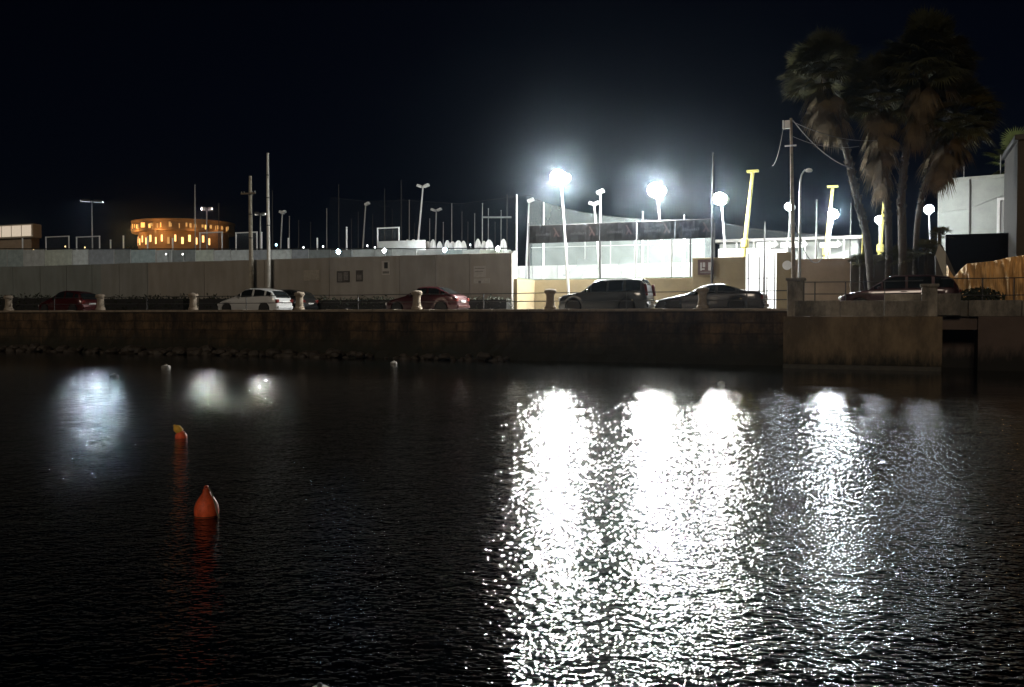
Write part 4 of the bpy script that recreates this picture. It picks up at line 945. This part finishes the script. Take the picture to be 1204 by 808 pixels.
def palm(label, pts, crown_r, nlive, ndead, skirt, off, tr=0.20, gz=ROAD, green=M_frond, name='fan_palm'):
    q = [at(px, py, off) for px, py in pts]; b0 = q[0]
    t = thing(name, label, 'palm tree', (b0.x, off, gz), 'fan palms beside the pier')
    loc = [Vector((p.x - b0.x, 0, p.z - gz)) for p in q]; loc[0].z = 0
    # smooth path
    path = []
    for i in range(len(loc) - 1):
        p_, a, b, n_ = loc[max(0,i-1)], loc[i], loc[i+1], loc[min(len(loc)-1, i+2)]
        for k in range(8):
            u = k/8; path.append(0.5*((2*a) + (b-p_)*u + (2*p_-5*a+4*b-n_)*u*u + (3*a-p_-3*b+n_)*u**3))
    path.append(loc[-1]); n = len(path)
    mb = MB().tube(path, [tr*(1.45 if i == 0 else 1.0)*(1 - 0.28*i/n)*random.uniform(0.95,1.05) for i in range(n)], 12)
    for i in range(int(n*0.35), n):                      # old leaf bases on the upper trunk
        for k in range(5):
            a = random.uniform(0, 6.283); c = path[i] + Vector((math.cos(a), math.sin(a), 0))*tr*0.80
            mb.box(c + Vector((0,0,random.uniform(-0.15,0.15))), (0.10, 0.06, 0.22), Matrix.Rotation(a, 3, 'Z') @ Matrix.Rotation(0.45, 3, 'Y'))
    mb.build('trunk', M_trunk, t, smooth=True)
    top = path[-1]; lv = MB()
    for i in range(nlive):
        el = R(random.uniform(-28, 88)) ; a = random.uniform(0, 6.283)
        d = (math.cos(a)*math.cos(el), math.sin(a)*math.cos(el), math.sin(el))
        fan(lv, top + Vector((0,0,random.uniform(-0.3,0.25))), d, crown_r*random.uniform(0.40,0.56), crown_r*random.uniform(0.42,0.54), random.uniform(65,100), 25, random.uniform(0.2,0.95))
    lv.build('crown', green, t)
    dd = MB()
    for i in range(ndead):
        u = random.random() ** 1.3; h = u*skirt; bi = top + Vector((0,0,-h - 0.1))
        k = min(range(n), key=lambda j: abs(path[j].z - bi.z)); bi.x = path[k].x; bi.y = path[k].y
        el = R(random.uniform(-88, -58 + 20*(1-u))); a = random.uniform(0, 6.283); d = (math.cos(a)*math.cos(el), math.sin(a)*math.cos(el), math.sin(el))
        fan(dd, bi, d, crown_r*random.uniform(0.24,0.46), crown_r*random.uniform(0.36,0.50), random.uniform(18,45), 15, random.uniform(0.5,1.2))
    if ndead: dd.build('dead_leaf_skirt', M_dead, t)
    return t
random.seed(21)
palm('leaning fan palm with the crown nearest the utility pole', [(1028,318),(1020,285),(1008,235),(993,170),(967,84)], 2.25, 170, 80, 1.5, 8.4)
palm('middle fan palm with a long shaggy brown skirt', [(1046,318),(1045,280),(1043,235),(1036,170),(1033,110)], 2.25, 150, 110, 3.2, 9.4, 0.19)
palm('tallest fan palm with the topmost crown', [(1063,318),(1061,275),(1061,215),(1072,140),(1090,72)], 2.5, 190, 70, 2.0, 8.9, 0.21)
palm('fan palm whose drooping crown hangs towards the white building', [(1076,318),(1078,270),(1088,215),(1102,175),(1124,135)], 2.35, 160, 60, 1.6, 10.0, 0.15)
palm('small bright green palm behind the white building', [(1188,318),(1189,260),(1192,205),(1196,188)], 2.4, 70, 16, 1.0, 31.0, 0.2, green=M_frond2)
# low shrubs under the palms
for k, (px, py, rx, rz, off, lab) in enumerate(((1088, 285, 0.9, 0.9, 9.0, 'dark spiky shrub at the foot of the tallest palm'), (1058, 297, 1.1, 0.7, 9.6, 'low dark shrub between the palm trunks'), (1105, 268, 0.6, 0.7, 9.8, 'dark shrub in front of the corner of the white building'), (1012, 303, 0.7, 0.5, 9.2, 'low dark shrub at the foot of the leaning palm'))):
    p = at(px, py, off); t = thing('shrub', lab, 'shrub', (p.x, off, ROAD), 'dark shrubs under the palms'); mb = MB()
    for i in range(46):
        a = random.uniform(0, 6.28); el = R(random.uniform(-10, 85)); d = (math.cos(a)*math.cos(el), math.sin(a)*math.cos(el), math.sin(el))
        fan(mb, Vector((random.uniform(-.4,.4)*rx, random.uniform(-.3,.3)*rx, p.z - ROAD - rz*0.5)), d, rx*0.4, rx*0.6, 70, 11, 0.6)
    mb.build('foliage', M_frond, t); MB().tube([(0,0,0),(0.05,0,(p.z - ROAD)*0.5),(0,0,p.z - ROAD - rz*0.3)], [0.16,0.12,0.08], 7).build('stem', M_trunk, t)

# ------------------------------------------------------------------ utility pole, wires, curved street lamp
up = at(930, 139, 3.4); t = thing('utility_pole', 'thin utility pole with a junction box and cables beside the pier pillar', 'pole', (up.x, 3.4, ROAD)); uh = up.z - ROAD
lx = at(934, 330, 3.4).x - up.x
MB().tube([(lx,0,0),(lx*0.5,0,uh*0.5),(0,0,uh)], [0.10,0.085,0.06], 9).build('shaft', M_wood, t, smooth=True)
MB().box((-0.14, -0.08, at(925,147,3.4).z - ROAD), (0.26,0.18,0.36)).build('junction_box', M_steel, t, bevel=0.02)
MB().box((-0.33, -0.08, at(921,147,3.4).z - ROAD), (0.06,0.08,0.38)).build('insulator', M_white, t, bevel=0.01)
MB().box((0.0, -0.08, at(925,172,3.4).z - ROAD), (0.5,0.06,0.06)).build('bracket', M_steel, t)
def cable(lab, a, b, sag, r=0.014, n=24):
    A, B = at(*a), at(*b); mb = MB()
    mb.tube([(A + (B - A)*(i/n)) - A - Vector((0,0,sag*4*(i/n)*(1 - i/n))) for i in range(n + 1)], r, 5)
    solo(mb, 'overhead_cable', mat('cable_grey', (0.16,0.16,0.16), 0.6), lab, 'cable', (A.x, A.y, A.z), 'overhead cables from the utility pole')
cable('thickest pale cable sloping from the utility pole to the leaning palm', (932,141,3.4), (1002,198,8.2), 0.35, 0.022)
cable('upper thin cable running from the utility pole into the palms', (932,143,3.4), (1036,165,9.2), 0.3)
cable('lower thin cable running from the utility pole into the palms', (931,160,3.4), (1010,172,8.2), 0.25)
cable('loose dark cable drooping down behind the utility pole', (921,150,3.4), (908,195,9.0), 0.4, 0.012)
cable('slack black cable looping from the utility pole to the yard wall', (935,262,3.4), (968,302,9.6), 0.9, 0.02)
sp_ = at(941, 215, 4.2); t = thing('street_lamp', 'unlit street lamp with a curved arm beside the utility pole', 'street lamp', (sp_.x, 4.2, ROAD)); zz = sp_.z - ROAD
hp = at(949, 200.5, 4.2)
MB().tube([(0,0,0),(0,0,zz*0.6),(0,0,zz),(0.05,-0.01,zz+0.35),(0.2,-0.02,zz+0.58),(hp.x - sp_.x,-0.03,hp.z - ROAD)], [0.075,0.06,0.045,0.035,0.03,0.03], 8).build('post', M_steel, t, smooth=True)
hx = hp.x - sp_.x; MB().lathe([(0.01,0.10),(0.12,0.06),(0.17,-0.02),(0.13,-0.07),(0.02,-0.09)], 14, c=(hx + 0.08, -0.03, hp.z - ROAD)).build('lamp_head', M_white, t, smooth=True)

# ------------------------------------------------------------------ right hand side: white building, dark wall, tarpaulin
WB = 24.0; a = at(1103, 215, WB); b = at(1195, 215, WB)
t = thing('white_building', 'flat roofed white building lit by the floodlights behind the dark wall', 'building', (a.x, WB, ROAD), rot=R(-14))
W_ = (b.x - a.x) * 1.12; H_ = a.z - ROAD
MB().span((0, 0, 0), (W_, 8, H_)).build('wall', M_offwht, t)
MB().span((0.55, -0.03, H_ + 0.002), (W_ - 0.02, 8, H_ + 0.22)).build('parapet', M_offwht, t, bevel=0.02)
MB().span((W_ * 0.69, -0.10, H_ - 4.1), (W_ * 0.695 + 0.14, -0.005, H_ - 1.35)).build('door_frame', M_white, t); MB().span((W_ * 0.85, -0.10, H_ - 4.1), (W_ * 0.85 + 0.15, -0.005, H_ - 1.35)).build('door_frame', M_white, t)
MB().span((W_ * 0.69, -0.10, H_ - 1.345), (W_ * 0.85 + 0.15, -0.005, H_ - 1.2)).build('door_lintel', M_white, t)
MB().span((W_ * 0.695 + 0.145, -0.03, H_ - 4.1), (W_ * 0.85 - 0.005, -0.004, H_ - 1.35)).build('door', mat('grey_door', (0.35, 0.35, 0.34), 0.7), t)
MB().tube([(W_*0.38,-0.06,0),(W_*0.38,-0.06,H_-0.5),(W_*0.375,-0.06,H_+0.05)], 0.045, 8).build('drain_pipe', M_dsteel, t)
MB().tube([(W_*0.0,-0.04,H_-1.9),(W_*0.35,-0.04,H_-1.75),(W_*0.7,-0.04,H_-1.15),(W_*0.98,-0.04,H_-0.45)], 0.02, 6).build('wall_cable', M_steel, t)
for u, h in ((0.28, 1.0), (0.70, 1.5)): MB().tube([(W_*u,0.6,H_+0.2),(W_*u,0.6,H_+h)], 0.03, 6).build('roof_pipe', M_steel, t)
a = at(1112, 276, 12.5); solo(MB().span((0,0,0),(16,0.3,a.z - ROAD)), 'screen_wall', mat('navy_screen', (0.005,0.006,0.009), 0.95, var=0.2, spec=0.05), 'tall dark navy screen wall below the white building', 'wall', (a.x, 12.5, ROAD), bevel=0.01)
a = at(1197, 165, 9.0); t = thing('dark_building', 'black building side cut off by the picture edge', 'building', (a.x, 9.0, ROAD)); MB().span((0,0,0),(8,6,a.z - ROAD)).build('wall', mat('dark_stone', (0.03,0.028,0.025), 0.9, var=0.2), t); MB().span((-0.15,-0.15,a.z - ROAD + 0.002),(8,6.1,a.z - ROAD + 0.25)).build('cornice', M_black, t, bevel=0.03)
# tarpaulin draped over a stored heap
a = at(1113, 311, 5.4); b = at(1240, 300, 5.4); n, k = 130, 24; mb = MB(); vs = []; fs = []
tab = [(1113,312),(1122,326),(1130,316),(1137,310),(1150,309),(1168,307),(1185,303),(1204,300),(1240,298)]
for i in range(n + 1):
    px = 1113 + (1240 - 1113)*i/n; p = at(px, interp(tab, px), 5.4); H_ = p.z - ROAD
    fold = 0.12*math.sin(i*0.38 + math.sin(i*0.16)*2.2) + 0.035*math.sin(i*0.95 + 1.0)
    for j in range(k + 1):
        u = j/k; cr_ = 0.34*noise.noise(Vector((i*0.16, u*2.2, 3.1))) + 0.16*noise.noise(Vector((i*0.4 + u*2, u*5.0, 7.7)))
        vs.append((p.x - a.x, -1.1*u**1.4 - cr_ - fold*(0.35 + 0.65*u) - 0.04*math.sin(7*u + i*0.2), H_*(1 - u) + 0.03*math.sin(i*0.7)*u*(1-u)))
for i in range(n):
    for j in range(k): q = i*(k+1) + j; fs.append((q, q + k + 1, q + k + 2, q + 1))
q0 = len(vs)
mb.add(vs, fs); mb.add([vs[i*(k+1)] for i in range(n+1)] + [(vs[i*(k+1)][0], 1.2, 0.0) for i in range(n+1)], [(i, i+1, n+2+i, n+1+i) for i in range(n)])
solo(mb, 'tarpaulin', mat('tan_tarpaulin', (0.40,0.27,0.13), 0.65, var=0.22, scale=1.5, bump=0.02, bscale=4), 'pleated tan tarpaulin sheet lit orange behind the end railing', 'tarpaulin', (a.x, 5.4, ROAD), smooth=True)
# dark boat cover with a pale edge beside the people carrier
a = at(1100, 345, 7.5); pts = [(1100,350),(1100,300),(1107,286),(1146,350)]; q = [at(x, y, 7.5) for x, y in pts]
t = thing('covered_trailer', 'sloping dark cover with a pale triangular flap behind the people carrier', 'trailer', (a.x, 7.5, ROAD))
mb = MB(); v1 = [(p.x - a.x, 0, p.z - ROAD) for p in q]; v1[0] = (v1[0][0],0,0); v1[3] = (v1[3][0],0,0)
mb.add(v1 + [(x, 1.5, z) for x, y, z in v1], [(0,1,2,3),(7,6,5,4),(0,4,5,1),(1,5,6,2),(2,6,7,3)]); mb.build('cover', M_black, t, bevel=0.03)
f = [at(x, y, 7.44) for x, y in ((1100,300),(1104,287),(1112,297),(1112,331))]
mb = MB(); fv = [(p.x - a.x, -0.06, p.z - ROAD) for p in f]; mb.add(fv + [(x, -0.03, z) for x, y, z in fv], [(0,1,2,3),(7,6,5,4),(0,4,5,1),(1,5,6,2),(2,6,7,3),(3,7,4,0)]); mb.build('flap', mat('pale_flap', (0.22,0.23,0.22), 0.8), t)
a = at(1150, 341, 1.6); mb = MB(); leafy(mb, (0,0,0.55), (1.0,0.5,0.5), 900, 0.12); solo(mb, 'net_heap', M_darkleaf, 'dark heap of nets lying in front of the tarpaulin', 'heap', (a.x, 1.6, ROAD))

# sodium street lamp of the quay that lights the tarpaulin
a = at(1250, 200, 2.2); t = thing('sodium_street_lamp', 'orange street lamp on the quay just beyond the tarpaulin', 'street lamp', (a.x, 2.2, ROAD))
MB().tube([(0,0,0),(0,0,4.6),(-0.2,0.1,5.1),(-0.7,0.35,5.25)], [0.08,0.06,0.05,0.04], 8).build('post', M_steel, t, smooth=True)
hd = MB().box((-0.9,0.45,5.28), (0.6,0.3,0.12)).build('lamp_head', M_steel, t, bevel=0.02)
MB().add([(-1.12,0.603,5.22),(-0.68,0.603,5.22),(-0.68,0.603,5.34),(-1.12,0.603,5.34)],[(0,1,2,3)]).build('lamp_glass', emat('sodium_glow', (1.0,0.60,0.24), 420), hd)

# ------------------------------------------------------------------ things on the water
M_orange = add_stains(mat('buoy_orange', (0.66, 0.105, 0.035), 0.6, var=0.3, scale=14, bump=0.002), 0.7); M_ybuoy = mat('buoy_yellow', (0.72, 0.42, 0.03), 0.5, var=0.2, scale=9)
def wthing(name, lab, cat, px, py, group=None):
    o = bpy.data.objects.new(name, None); COL.objects.link(o); o.location = on_water(px, py); return tag(o, lab, cat, group)
t = wthing('mooring_buoy', 'large orange pear-shaped mooring buoy', 'buoy', 243, 607)
MB().lathe([(0.02,-0.12),(0.085,-0.08),(0.112,-0.03),(0.124,0.02),(0.1275,0.06),(0.123,0.10),(0.108,0.145),(0.084,0.185),(0.058,0.22),(0.040,0.245),(0.034,0.262)], 28).build('float', M_orange, t, smooth=True)
MB().lathe([(0.036,0.258),(0.037,0.27),(0.034,0.285),(0.018,0.295)], 16).build('collar', M_orange, t, smooth=True)
MB().tube([(0.018*math.cos(a), 0, 0.30 + 0.018*math.sin(a)) for a in [6.2832*i/14 for i in range(15)]], 0.008, 6).build('lifting_eye', M_orange, t)
MB().lathe([(0.1215,0.004),(0.1245,0.008),(0.1255,0.014)], 28).build('waterline_band', mat('buoy_slime', (0.05,0.04,0.02), 0.6), t, smooth=True)
MB().tube([(0.018,0,0.305),(0.06,-0.03,0.26),(0.10,-0.06,0.17),(0.128,-0.075,0.07),(0.17,-0.09,-0.03)], 0.007, 6).build('rope', M_wood, t)
t = wthing('mooring_buoy', 'small orange buoy with a yellow jug tied on top', 'buoy', 213, 515); t.scale = (0.85, 0.85, 0.8)
MB().lathe([(0.02,-0.10),(0.10,-0.05),(0.12,0.0),(0.115,0.07),(0.07,0.13),(0.03,0.15)], 22).build('float', M_orange, t, smooth=True)
jr = Matrix.Rotation(-0.75, 4, 'Y'); jg = MB().lathe([(0.02,0),(0.075,0.01),(0.08,0.05),(0.08,0.13),(0.05,0.17),(0.025,0.185),(0.025,0.215),(0.005,0.22)], 16)
jg.v = [tuple((jr @ Vector(v)) + Vector((0.0,0,0.12))) for v in jg.v]; jg.build('jug', M_ybuoy, t, smooth=True)
t = wthing('net_float', 'pale round float at the very bottom edge of the water', 'buoy', 376, 822)
MB().lathe([(0.01,-0.06),(0.06,-0.045),(0.085,0),(0.075,0.04),(0.045,0.062),(0.01,0.07)], 20).build('float', mat('float_grey', (0.5,0.5,0.46), 0.6), t, smooth=True); MB().lathe([(0.015,0.07),(0.015,0.085),(0.006,0.09)], 10).build('eye', M_dsteel, t)
for px, py, s_, lab in ((195, 433, 0.95, 'pale plastic jug floating near the rocks below the white hatchback'), (463, 428, 0.8, 'white plastic jug floating below the dark red saloon'), (848, 452, 0.6, 'tiny pale float in front of the glitter'), (134, 444, 0.8, 'dim grey jug floating furthest from the lamps')):
    t = wthing('floating_jug', lab, 'float', px, py, 'small floats on the dark water'); b_ = MB().lathe([(0.12,-0.09),(0.18,-0.03),(0.19,0.08),(0.16,0.15),(0.07,0.18),(0.06,0.20)], 14); b_.v = [(x*s_, y*s_, z*s_*0.72) for x, y, z in b_.v]
    b_.build('body', mat('dull_white_plastic' if 'dim' not in lab else 'dull_grey_plastic', (0.24,0.23,0.21) if 'dim' not in lab else (0.05,0.05,0.05), 0.8), t, smooth=True); c_ = MB().lathe([(0.06,0.20),(0.06,0.23),(0.02,0.235)], 10); c_.v = [(x*s_, y*s_, z*s_*0.72) for x, y, z in c_.v]; c_.build('cap', M_bollard, t)

# ------------------------------------------------------------------ damp sea air
HAZE = 0.00019
mh = bpy.data.materials.new('haze'); mh.use_nodes = True; tt = mh.node_tree; tt.nodes.clear()
ho_ = tt.nodes.new('ShaderNodeOutputMaterial'); pvn = tt.nodes.new('ShaderNodeVolumePrincipled')
pvn.inputs['Color'].default_value = (0.62, 0.80, 1.0, 1); pvn.inputs['Density'].default_value = HAZE; pvn.inputs['Anisotropy'].default_value = 0.975
tt.links.new(pvn.outputs[0], ho_.inputs['Volume'])
if HAZE:
    tag(MB().span((-170, -40, -1.8), (170, 330, 45)).build('haze', mh), kind='stuff')
